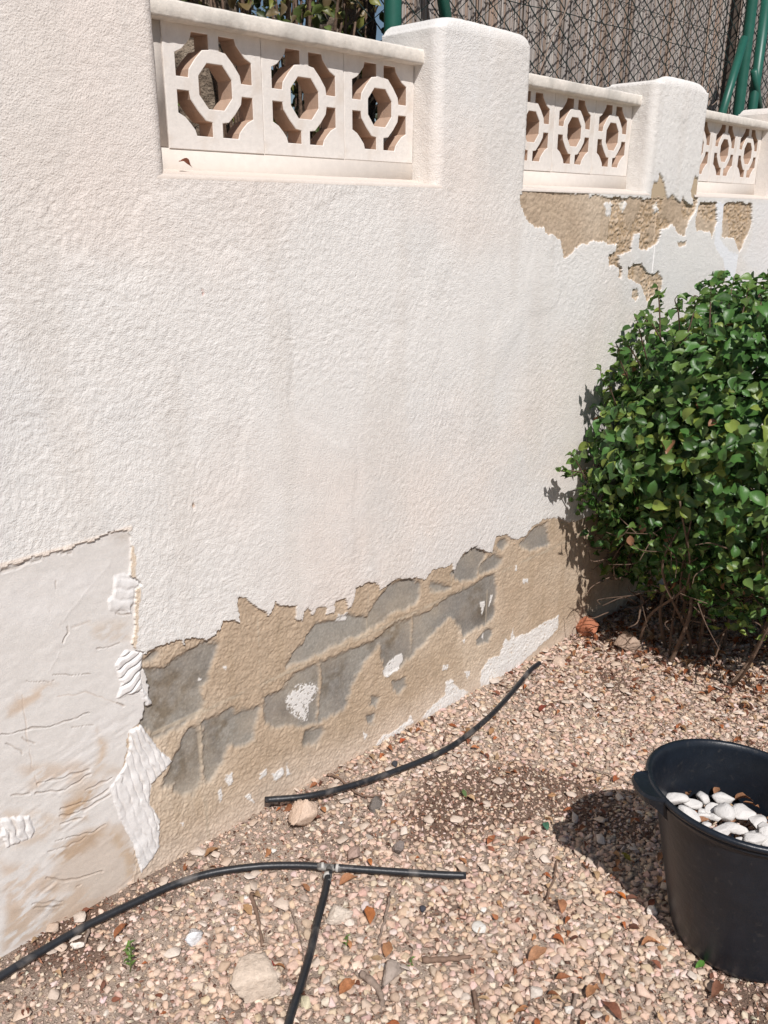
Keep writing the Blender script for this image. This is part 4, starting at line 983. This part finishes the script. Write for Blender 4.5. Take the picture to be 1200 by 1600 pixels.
for (t, rr, dz) in prof:
    for k in range(NA):
        an = 2*math.pi*k/NA; wob = 1+.006*math.sin(2*an+.6)*t
        V.append(tub_pt(t, rr*wob, an, dz))
Fc = [[i*NA+k, i*NA+(k+1) % NA, (i+1)*NA+(k+1) % NA, (i+1)*NA+k] for i in range(len(prof)-1) for k in range(NA)]
me = mesh_np('tub_body', np.array(V), np.array(Fc), [M_tub], True); part('tub_body', me, tub)
def lug(ang):
    """moulded lug handle under the rim: a ledge that stands out from the wall, webbed at both ends"""
    V = []; K = 15; half = .42
    for i in range(K):
        u = -1+2*i/(K-1); a = ang+half*u*.62
        out = .040*(1-abs(u)**4)+.003
        for (dr, t) in ((.004, .995), (out, 1.010), (out+.005, .992), (out+.001, .935 if abs(u) > .8 else .955), (.0, .87 if abs(u) > .8 else .935)):
            V.append(tub_pt(t, rt+dr, a))
    Fq = [[i*5+j, (i+1)*5+j, (i+1)*5+(j+1) % 5, i*5+(j+1) % 5] for i in range(K-1) for j in range(5)]
    me = mesh_np('handle', np.array(V), Fq+[[4, 3, 2, 1, 0], [(K-1)*5+j for j in range(5)]], [M_tub], False)
    bm = bmesh.new(); bm.from_mesh(me); bmesh.ops.recalc_face_normals(bm, faces=bm.faces)
    bmesh.ops.bevel(bm, geom=list(bm.edges), offset=.0012, segments=1, affect='EDGES') if False else None
    bm.to_mesh(me); bm.free(); part('handle', me, tub)
HANG = math.radians(138); lug(HANG); lug(HANG+math.pi)
# what lies in the tub
FZ = .262
r3 = np.random.RandomState(21)
n = 900; rad = np.sqrt(r3.uniform(size=n))*.166; an = r3.uniform(0, 6.283, n); x = 1.725+rad*np.cos(an); y = -1.132+rad*np.sin(an)
s = r3.uniform(.006, .012, n); cols_ = stone_cols(n, r3); q_ = r3.uniform(size=n) < .45; cols_[q_] = drypal[r3.randint(0, 7, q_.sum())]*.9
V, Fc, c = stamp(T1r, np.stack([x, y, FZ-.035+r3.uniform(0, .012, n)-(x-1.712)*.06], -1), s, rot_mats(n, .5, r3), cols_, r3)
me = mesh_np('tub_filling', V, Fc, [M_stone], False, c)
single('tub_filling', me, 'mixed gravel and leaf crumbs filling the black tub beneath the white pebbles', 'gravel', kind='stuff', origin=(1.72, -1.13, .1))
M_peb = material('white_pebble', (.66, .64, .615), .6, var=.06, vscale=30, spec=.4, bumps=(('noise', 90, .0025, .3), ('noise', 300, .0008, 0)), second=((.58, .50, .43), 22, .55, .85))
def pebble_me(seed, a, b_, c_):
    r = np.random.RandomState(seed); V, Fc = ico(3); V = np.sign(V)*np.abs(V)**.9
    for _ in range(11):
        nn = r.normal(size=3); nn /= np.linalg.norm(nn); d = (V@nn).max()*r.uniform(.58, .86); e = V@nn-d; V = V-np.clip(e, 0, None)[:, None]*nn*.97
    V = V*(1+.05*fbm(V[:, 0]*1.5+seed, V[:, 1]*1.5, 2, seed, V[:, 2]*1.5)[:, None]*2)
    return V*np.array([a, b_, c_]), Fc
def pebble(px, a, b_, c_, rot, label, lift=.0, seed=1, tilt=0):
    a *= .98; b_ *= .98; c_ *= 1.0; V, Fc = pebble_me(seed, a, b_, c_); zt = FZ+lift
    d = ray([px])[0]; n_ = np.array([.06, 0, 1.0]); t = (zt+.06*1.712-EYE@n_)/(d@n_); p = EYE+d*t
    if math.hypot(p[0]-1.722, p[1]+1.129) > .178-max(a, b_)*.6:
        v = np.array([p[0]-1.722, p[1]+1.129]); v *= (.178-max(a, b_)*.6)/np.linalg.norm(v); p[0] = 1.722+v[0]; p[1] = -1.129+v[1]
    R = np.array(Matrix.Rotation(math.radians(rot), 3, 'Z') @ Matrix.Rotation(tilt, 3, 'Y'))
    return single('white_pebble', mesh_np('white_pebble', V@R.T+p, Fc, [M_peb], True), label, 'pebble', group='white pebbles in the black tub')
u = lambda a, b: (960+a/5, 1120+b/5)
PEB = [((480,645),.030,.024,.017,-50,'large angular white pebble leftmost in the tub, against the front rim',.012), ((605,680),.027,.018,.013,-35,'white pebble right of the leftmost angular one',.004),
 ((695,632),.022,.018,.014,-10,'rounded square white pebble at the back left of the tub',.004), ((855,636),.034,.015,.014,-48,'long rectangular white pebble at the back of the tub',.008),
 ((590,755),.031,.018,.014,-78,'long white pebble lying along the inside of the front rim',.008), ((765,715),.026,.017,.013,0,'greyish white oval pebble in the centre left of the tub',-.002),
 ((675,748),.015,.012,.010,20,'small white pebble peeping out between the left ones',-.004), ((712,780),.022,.011,.010,-50,'flat white pebble half hidden in the middle of the tub',-.002),
 ((862,745),.026,.024,.019,60,'large faceted white pebble in the middle, leaning up',.012), ((1005,755),.031,.029,.017,-40,'biggest smooth round white pebble, right of the middle',.010),
 ((960,875),.034,.017,.015,-60,'long smooth oval white pebble in front of the biggest one',.006), ((840,885),.022,.019,.014,-50,'white pebble touching the front rim below the faceted one',.004),
 ((1115,820),.029,.023,.016,20,'white pebble right of the biggest one, tipped up',.006), ((1165,870),.024,.017,.013,30,'white pebble near the right edge of the photo',.008),
 ((1085,960),.030,.019,.014,-55,'white pebble against the front rim at the lower right',.006), ((1190,900),.020,.016,.013,0,'small white pebble cut by the right edge of the photo',.012),
 ((1090,920),.020,.014,.011,0,'greyish pebble tucked behind the lower right one',-.004), ((1190,955),.022,.02,.014,40,'white pebble at the right edge above the rim',.006),
 ((720,848),.016,.010,.009,-40,'small sliver of white pebble by the front rim',-.002), ((975,965),.013,.009,.008,-40,'tiny white pebble edge by the front rim',-.002),
 ((785,790),.012,.016,.010,10,'small upright pinkish white pebble left of the faceted one',0), ((1240,900),.026,.02,.015,10,'white pebble just outside the right of the group',.004), ((1290,980),.028,.02,.015,70,'farthest right white pebble in the tub',.004)]
for i, (p, a, b_, c_, ro, lb, lf) in enumerate(PEB): pebble(u(*p), a, b_, c_, ro, lb, lf, seed=900+i, tilt=.15*math.sin(i*2.1))
for i, (p, an, ln, lb) in enumerate([((590,605), 10, .035, 'brown leaf at the back of the tub between two pebbles'), ((1010,650), -50, .045, 'brown curled leaf behind the biggest pebble in the tub'), ((690,810), -50, .035, 'brown leaf by the front rim of the tub'),
        ((905,810), 10, .035, 'brown leaf below the faceted pebble in the tub'), ((800,575), 0, .03, 'leaf scrap at the back of the tub above the long pebble'), ((1070,690), -60, .04, 'dark leaf leaning on the inner wall of the tub')]):
    d = ray([u(*p)])[0]; t = (FZ-.004-EYE[2])/d[2]; pp = EYE+d*t
    put_leaf(None, ln, an, (.34, .17, .09), lb, pos=tuple(pp), seed=80+i, tilt=.8, group='dry leaves in the tub')

# ================================================================== SHRUB
M_bark = material('shrub_bark', (.15, .10, .07), .85, var=.35, vscale=60, bumps=(('noise', 150, .003, 0),))
shrub = thing('shrub', 'dense clipped green shrub with glossy leaves growing against the wall at the right', 'shrub', (3.2, -.45, float(gz(3.2))))
SC = np.array([3.42, -.50, .77]); SR = np.array([.80, .62, .61])
r4 = np.random.RandomState(31)
def shell_pts(n, lo, hi, r):
    d = r.normal(size=(n, 3)); d /= np.linalg.norm(d, axis=1)[:, None]
    e = 2.8; k = (np.abs(d[:, 0])**e+np.abs(d[:, 1])**e+np.abs(d[:, 2])**e)**(-1/e)
    lump = 1+.13*fbm(d[:, 0]*3.1+5, d[:, 1]*3.1, 3, 77, d[:, 2]*3.1)*2
    rad = r.uniform(lo, hi, n)**.7
    P = SC+d*(k*lump*rad)[:, None]*SR
    return P, d
N1 = 23000
P, d = shell_pts(N1, .50, 1.0, r4)
keep = (P[:, 1] < -.03) & (P[:, 2] > .10) & (P[:, 0] < 4.3)
low = P[:, 2] < .36+.16*fbm(P[:, 0]*5, P[:, 1]*5, 3, 79)+.3*sstep(3.0, 2.7, P[:, 0])
keep &= ~(low & (r4.uniform(size=N1) < .78))
keep &= fbm(P[:, 0]*7, P[:, 1]*7, 3, 80, P[:, 2]*7) > -.20
keep &= ~((P[:, 2] < .66) & (P[:, 0] < 3.02-.45*(P[:, 2]-.2)+.25*(P[:, 1]+.1)))
P[:, 0] -= .05*np.exp(-((P[:, 2]-.86)/.2)**2)*sstep(3.4, 2.7, P[:, 0])
P = P[keep]; d = d[keep]
def leaf_frames(d, r, spread=.75):
    n = len(d); out = d*np.array([1, 1, .8])+np.array([-.15, -.2, .45])+r.normal(0, spread*.55, (n, 3)); nrm = out/np.linalg.norm(out, axis=1)[:, None]
    ax = r.normal(size=(n, 3))+d*.5+np.array([0, 0, -.35]); ax -= (ax*nrm).sum(1)[:, None]*nrm; ax /= np.linalg.norm(ax, axis=1)[:, None]
    yv = np.cross(nrm, ax); return np.stack([ax, yv, nrm], -1)
def leaf_cols(P, d, r, yellow=.03):
    n = len(P); base = np.array([.055, .135, .028])*r.uniform(.6, 1.5, (n, 1))
    k = r.uniform(size=n); lt = k > .72; base[lt] = np.array([.12, .20, .045])*r.uniform(.8, 1.25, (lt.sum(), 1))
    zone = (fbm(P[:, 0]*4, P[:, 1]*4, 2, 91, P[:, 2]*4) > .22) | ((P[:, 2] < .45)); yl = (r.uniform(size=n) < yellow+.10*zone+.07*((P[:, 0] < 2.95) & (P[:, 2] > .6) & (P[:, 2] < 1.1))); base[yl] = np.array([.19, .25, .045])*r.uniform(.8, 1.3, (yl.sum(), 1))
    br = r.uniform(size=n) < .012; base[br] = np.array([.30, .15, .08]); return base
greenT = [leaf_t(700+k, .56+.05*(k%3), .10+.05*(k%4), .30+.06*(k%3), 6) for k in range(10)]
s = r4.uniform(.026, .062, len(P)); s[r4.uniform(size=len(P)) < .15] *= 1.2
Pi = np.stack([r4.uniform(2.66, 4.2, 6500), -r4.uniform(.03, .95, 6500)**1.2, r4.uniform(.06, .62, 6500)], -1); Pi = Pi[(Pi[:, 2] > .14+1.3*np.clip(3.06-Pi[:, 0]+.25*Pi[:, 1], 0, 1)+.25*np.clip(-Pi[:, 1]-.6, 0, 1))]
P = np.vstack([P, Pi]); d = np.vstack([d, r4.normal(size=(len(Pi), 3))*.6]); s = np.concatenate([s, r4.uniform(.03, .05, len(Pi))])
A = stamp(greenT, P, s, leaf_frames(d, r4), leaf_cols(P, d, r4), r4)
# sprays standing clear of the mass: (root point on the shrub, direction, length)
sprV = []; spr_leaf_P = []; spr_leaf_R = []; spr_s = []; stems = []
def spray(p0, dirv, L, nl, r, ls=.034):
    p0 = np.array(p0, float); dv = np.array(dirv, float); dv /= np.linalg.norm(dv)
    p3 = p0+dv*L+np.array([0, 0, -.12*L]); Pn = spline([p0-dv*.12, p0, (p0+p3)/2+r.normal(0, .01, 3), p3], 5)
    stems.append(tube(Pn, np.linspace(.0030, .0012, len(Pn)), 5))
    for i in range(nl):
        t = (i+.5)/nl; q = p0+(p3-p0)*t; ax = dv*.4+r.normal(0, .8, 3); nr = np.array([-.3, -.5, .8])+r.normal(0, .35, 3); nr /= np.linalg.norm(nr)
        ax -= (ax@nr)*nr; ax /= np.linalg.norm(ax); spr_leaf_P.append(q); spr_leaf_R.append(np.stack([ax, np.cross(nr, ax), nr], -1)); spr_s.append(ls*r.uniform(.7, 1.15))
W = lambda px, y: wal([px], y)[0]
for px, y, dv, L, nl in [((905,740), -.08, (-1, -.1, .2), .12, 10), ((925,745), -.12, (-1, -.3, -.3), .10, 10), ((950,600), -.12, (-1, 0, 1.2), .10, 7), ((960,640), -.1, (-1, 0, .2), .08, 8), ((1000,520), -.25, (-.7, 0, 1), .08, 6),
    ((1030,475), -.3, (-.3, 0, 1), .07, 6), ((1140,470), -.45, (.1, 0, 1), .09, 7), ((1165,470), -.5, (.3, 0, 1), .06, 6), ((935,790), -.1, (-1, -.2, -.5), .07, 8), ((1085,485), -.4, (0, -.2, 1), .05, 6), ((915,765), -.07, (-.8, -.2, -.8), .08, 9),
    ((945,690), -.09, (-1, -.1, .4), .08, 8), ((968,560), -.15, (-.8, 0, .9), .08, 8), ((1015,500), -.3, (-.8, 0, .6), .05, 6), ((1190,470), -.55, (.3, 0, 1), .05, 6), ((1110,480), -.45, (-.2, 0, 1), .08, 6), ((1060,490), -.35, (-.4, 0, 1), .07, 6), ((985,545), -.2, (-1, 0, .8), .07, 6), ((890,735), -.1, (-1, 0, .3), .07, 8), ((900,720), -.12, (-.8, 0, .9), .05, 7)]:
    spray(W(px, y), dv, L, nl, r4)
for k in range(60):                                               # low loose sprays round the skirt
    a = r4.uniform(math.pi*.8, math.pi*1.75); q = SC+np.array([math.cos(a)*SR[0]*.9, math.sin(a)*SR[1]*.95, 0]); q[2] = r4.uniform(.16, .46)
    if q[1] > -.05 : continue
    if q[0] < 3.0 and q[2] < .5: continue
    spray(q, (math.cos(a)+r4.normal(0, .4), math.sin(a)+r4.normal(0, .4), r4.uniform(-.3, .7)), r4.uniform(.06, .14), r4.randint(5, 10), r4, .028)
sp = np.array(spr_leaf_P); sc2 = np.array([.10, .175, .035])*r4.uniform(.6, 1.3, (len(sp), 1)); yl = (sp[:, 2] < .5) & (r4.uniform(size=len(sp)) < .5); sc2[yl] = np.array([.22, .26, .04])
B = stamp(greenT, sp, np.array(spr_s), np.array(spr_leaf_R), sc2, r4)
V, Fc, c = tri_join([A, B])
part('foliage', mesh_np('foliage', V, Fc, [M_leaf], True, c), shrub)
# stems and twigs
base_pts = [np.array([3.05+r4.uniform(-.22, .55), -.42+r4.uniform(-.22, .22), gz(3.2)-.01]) for _ in range(22)]
for k, b0 in enumerate(base_pts):
    dirv = np.array([r4.uniform(-.55, .4), r4.uniform(-.45, .3), 1.0]); e = b0+dirv*r4.uniform(.5, .8)
    Pn = spline([b0, b0+dirv*.2+r4.normal(0, .04, 3), b0+dirv*.42+r4.normal(0, .05, 3), e], 6); stems.append(tube(Pn, np.linspace(r4.uniform(.005, .010), .003, len(Pn)), 7))
for k in range(520):
    a = r4.uniform(0, 6.283); rr = math.sqrt(r4.uniform(.05, 1)); q = np.array([SC[0]+.76*rr*math.cos(a), SC[1]+.60*rr*math.sin(a), r4.uniform(.10, .62)])
    if q[1] > -.04: q[1] = -.04
    if q[0] < 2.8 and q[2] < .3: q[0] += .25
    dv = np.array([q[0]-3.25+r4.normal(0, .4), q[1]+.45+r4.normal(0, .4), r4.uniform(-.45, .55)]); dv /= np.linalg.norm(dv)+1e-6; L = r4.uniform(.07, .22)
    e = q+dv*L; e[1] = min(e[1], -.03); e[2] = max(e[2], gz(e[0])+.01)
    Pn = spline([q, (q+e)/2+r4.normal(0, .025, 3), e], 4); stems.append(tube(Pn, np.linspace(r4.uniform(.0018, .0045), .0012, len(Pn)), 5))
V, Fc = join(stems)
part('branches', mesh_np('branches', V, Fc, [M_bark], True), shrub)

# ================================================================== BEHIND THE WALL
fence = thing('reed_fence', 'brown reed screening fence behind green chain-link mesh with green tube posts', 'fence', (3.5, .36, float(gz(3.5))))
M_reed = material('dry_reed', attr='col', rough=.8, var=.12, vscale=90, spec=.2)
M_green = material('green_powder_coat', (.016, .105, .075), .42, var=.15, vscale=20, spec=.5)
M_wire = material('green_wire', (.006, .022, .02), .45, var=.2, vscale=40, spec=.5)
r5 = np.random.RandomState(51)
xr = np.concatenate([np.arange(2.135, 4.5, .0058), np.arange(4.62, 7.6, .0085)]); nr_ = len(xr)
t6 = [(math.cos(a), math.sin(a)) for a in np.arange(5)*2*math.pi/5]
Vr = []; nseg = 4
zz = np.linspace(0.9, 3.35, nseg+1)
Vt = np.zeros((nr_, (nseg+1)*5, 3)); yb = .395+r5.normal(0, .0022, nr_); rad = r5.uniform(.0030, .0044, nr_); lean = r5.normal(0, .003, nr_); topz = r5.normal(0, .03, nr_)
for i, z in enumerate(zz):
    ox = lean*(z-2)+r5.normal(0, .0012, nr_)
    for j, (cx_, cy_) in enumerate(t6):
        Vt[:, i*5+j, 0] = xr+ox+rad*cx_; Vt[:, i*5+j, 1] = yb+rad*cy_; Vt[:, i*5+j, 2] = z+(topz if i == nseg else 0)
fr = np.array([[i*5+j, i*5+(j+1) % 5, (i+1)*5+(j+1) % 5, (i+1)*5+j] for i in range(nseg) for j in range(5)])
Fr = (fr[None]+(np.arange(nr_)*(nseg+1)*5)[:, None, None]).reshape(-1, 4)
pal = np.array([(.30, .27, .25), (.35, .32, .30), (.28, .25, .23), (.37, .34, .31), (.25, .20, .165), (.30, .22, .17)])*1.1; rc = pal[r5.randint(0, 6, nr_)]*r5.uniform(.8, 1.2, (nr_, 1))
part('reed_screen', mesh_np('reed_screen', Vt.reshape(-1, 3), Fr, [M_reed], True, np.repeat(rc, (nseg+1)*5, 0)), fence)
part('backing', mesh_np('backing', *box(2.14, 7.6, .404, .407, .9, 3.3), [material('reed_backing', (.06, .045, .035), .9)]), fence, label='thin dark sheet behind the reeds')  # dark sheet backing the whole reed screen
# chain link
W_ = []; dx, dz_ = .064, .078; y0 = .345
for k, x0 in enumerate(np.arange(1.98, 7.4, dx)):
    pts = []
    for j in range(36):
        z = 1.95+j*dz_/2*1.0; pts.append((x0+(dx/2 if (j+k) % 2 else -dx/2)*.96+r5.normal(0, .0012), y0+.003*((j+k) % 2)-.002*(j % 2), z))
    W_.append(tube(pts, .0027, 4, cap=False))
for z in (1.99, 2.30, 2.72): W_.append(tube([(x, y0-.003+.004*math.sin(x*9), z+.012*math.sin(x*2.1)+.004*math.sin(x*11)) for x in np.arange(1.98, 7.4, .1)], .0016, 4, cap=False))
part('chain_link_mesh', mesh_np('chain_link_mesh', *join(W_), [M_wire], True), fence)
# reed binding wires
W_ = [tube([(x, .384+.002*math.sin(x*40), z+.006*math.sin(x*3)) for x in np.arange(2.14, 7.4, .06)], .0012, 4, cap=False) for z in (2.08, 2.42, 2.78)]
part('binding_wire', mesh_np('binding_wire', *join(W_), [M_wire], True), fence)
def post(x, y, r_, z0, z1, lean=(0, 0), lab=None):
    Pn = [(x+lean[0]*(z-2.05), y+lean[1]*(z-2.05), z) for z in np.linspace(z0, z1, 6)]
    return part('post', mesh_np('post', *tube(Pn, r_, 18), [M_green], True), fence, label=lab)
post(2.005, .255, .0255, gz(2), 3.4)
def brace(a, b_, r_, nm='brace', lab=None):
    return part(nm, mesh_np(nm, *tube([a, (np.array(a)+np.array(b_))/2, b_], r_, 14), [M_green], True), fence, label=lab)
a = wal([(697, 30)], .30)[0]; b_ = wal([(683, -60)], .30)[0]; v_ = b_-a; k_ = (2.03-a[0])/v_[0] if v_[0] < -1e-3 else 4
brace(tuple(a-v_*2.2), tuple(a+v_*min(max(k_, 1), 9)), .019)
PB = wal([(1158, 170)], .27)[0]; post(PB[0]-.03, .27, .0255, gz(4.4), 3.5)
PC = wal([(1172, 175)], .31)[0]; post(PC[0]+.02, .31, .0245, gz(4.4), 2.62, lab='shorter post beside the main one')
a = wal([(1128, 178)], .22)[0]; b_ = wal([(1163, 60)], .25)[0]; brace(tuple(a-(b_-a)*.3), tuple(b_), .019, lab='flat brace leaning on the post')
a = wal([(1187, 178)], .30)[0]; b_ = wal([(1178, 110)], .30)[0]; brace(tuple(a), tuple(b_), .018)
# sagging pale tie
tie = spline([wal([p], .30)[0] for p in [(1118,125),(1121,140),(1124,152),(1118,160),(1112,165)]], 5); part('tie', mesh_np('tie', *tube(tie, .0022, 5), [M_greytwig], True), fence)
tie = spline([wal([p], .33)[0] for p in [(893,-10),(880,25),(862,60),(848,100),(842,112)]], 5); part('tie', mesh_np('tie', *tube(tie, .0026, 5), [M_greytwig], True), fence, label='long pale dry stalk caught in the mesh')

# plants behind the wall at the left
r6 = np.random.RandomState(61)
def bush(name, label, cx, cy, cz, rx, ry, rz, n, cols, ls, trunk=None, group=None, barks=40, cat='shrub', vol=(.3, 1)):
    t = thing(name, label, cat, (cx, cy, float(gz(cx))), group=group)
    d = r6.normal(size=(n, 3)); d /= np.linalg.norm(d, axis=1)[:, None]; P = np.array([cx, cy, cz])+d*(r6.uniform(vol[0], vol[1], n)**.6)[:, None]*np.array([rx, ry, rz])
    P = P[(P[:, 1] > .24) & (fbm(P[:, 0]*5, P[:, 1]*5, 3, 99, P[:, 2]*5) > -.12)]; m_ = len(P)
    c = np.array(cols)[r6.randint(0, len(cols), m_)]*r6.uniform(.6, 1.4, (m_, 1))
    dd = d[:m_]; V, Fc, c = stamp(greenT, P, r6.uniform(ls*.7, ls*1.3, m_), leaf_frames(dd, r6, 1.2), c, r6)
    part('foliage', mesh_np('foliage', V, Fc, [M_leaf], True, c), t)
    st = []
    for k in range(barks):
        a = r6.uniform(0, 6.28); b0 = np.array([cx+r6.normal(0, rx*.15), max(cy+r6.normal(0, ry*.15), .3), float(gz(cx))]); e = np.array([cx+rx*.85*math.cos(a)*r6.uniform(.3, 1), max(cy+ry*.8*math.sin(a), .27), cz+r6.uniform(-.6, .9)*rz])
        Pn = spline([b0, b0*.5+e*.5+r6.normal(0, .05, 3)+np.array([0, 0, .15]), e], 6); Pn[:, 1] = np.maximum(Pn[:, 1], .25); st.append(tube(Pn, np.linspace(r6.uniform(.006, .02)*(rx/.6), .003, len(Pn)), 6))
    V, Fc = join(st); part('branches', mesh_np('branches', V, Fc, [M_bark], True), t)
    return t
bush('shrub', 'tangled shrub with yellow-green leaves showing above the coping behind the wall', 1.75, .55, 2.25, .55, .28, .55, 2600, [(.20,.21,.05), (.10,.14,.035), (.06,.08,.025), (.15,.11,.05)], .036, barks=60)
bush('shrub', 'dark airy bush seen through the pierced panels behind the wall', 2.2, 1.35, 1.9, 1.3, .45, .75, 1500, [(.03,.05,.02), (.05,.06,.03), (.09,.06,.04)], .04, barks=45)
M_palm = material('palm_bark', (.20, .155, .115), .95, var=.4, vscale=45, bumps=(('noise', 60, .012, .5), ('noise', 250, .004, 0)), second=((.36, .29, .22), 30, .48, .68))
def palm(x, y, r_, label, z1=3.3):
    t = thing('palm_trunk', label, 'palm trunk', (x, y, float(gz(x)))); zz = np.arange(gz(x), z1, .02); nA = 40; V = []
    ang = np.arange(nA)/nA*2*math.pi
    for z in zz:
        rr = r_*(1+.10*((z*9+np.sin(ang*3)*.4) % 1)+.10*fbm(np.cos(ang)*3+z*3, np.sin(ang)*3, 3, 71, np.full(nA, z*6)))
        V.append(np.stack([x+rr*np.cos(ang), y+rr*np.sin(ang), np.full(nA, z)], -1))
    V = np.vstack(V); i = np.arange(len(zz)*nA).reshape(len(zz), nA); j = np.roll(i, -1, 1)
    Fq = np.stack([i[:-1], j[:-1], j[1:], i[1:]], -1).reshape(-1, 4)
    part('trunk', mesh_np('trunk', V, Fq, [M_palm], True), t)
    fr_ = []
    for k in range(26):
        a = k*2.4; e0 = np.array([x, y, z1-.02]); L = 1.2; Pn = [e0+np.array([math.cos(a)*L*s_, math.sin(a)*L*s_, .7*s_-1.0*s_*s_+.1]) for s_ in np.linspace(0, 1, 7)]
        Vv, Ff = tube(Pn, np.linspace(.012, .002, 7), 5); fr_.append((Vv, Ff))
    V, Fc = join(fr_); part('fronds', mesh_np('fronds', V, Fc, [M_leaf], True, np.tile([.05, .09, .03], (len(V), 1))), t)
palm(1.56, .62, .13, 'rough brown palm trunk seen through the nearest pierced block')
palm(2.42, .88, .10, 'dark slim palm trunk behind the wall left of the green post')
# a far tree over the fence at the top right
ft = thing('pine_tree', 'dark green tree just showing above the fence in the top right corner', 'tree', (13.6, 7.2, 0))
n = 5000; d = r6.normal(size=(n, 3)); d /= np.linalg.norm(d, axis=1)[:, None]; P = np.array([13.6, 7.2, 4.1])+d*(r6.uniform(.2, 1, n)**.5)[:, None]*np.array([2.0, 2.0, 1.5])*(1+.3*fbm(d[:, 0]*3, d[:, 1]*3, 3, 5, d[:, 2]*3))[:, None]
V, Fc, c = stamp(greenT, P, r6.uniform(.12, .25, n), leaf_frames(d, r6, 1.2), np.array([.035, .07, .03])*r6.uniform(.5, 1.5, (n, 1)), r6)
part('crown', mesh_np('crown', V, Fc, [M_leaf], True, c), ft)
part('trunk', mesh_np('trunk', *tube([(13.6, 7.2, 0), (13.65, 7.2, 1.8), (13.6, 7.25, 4.0)], [.22, .17, .08], 12), [M_bark], True), ft)
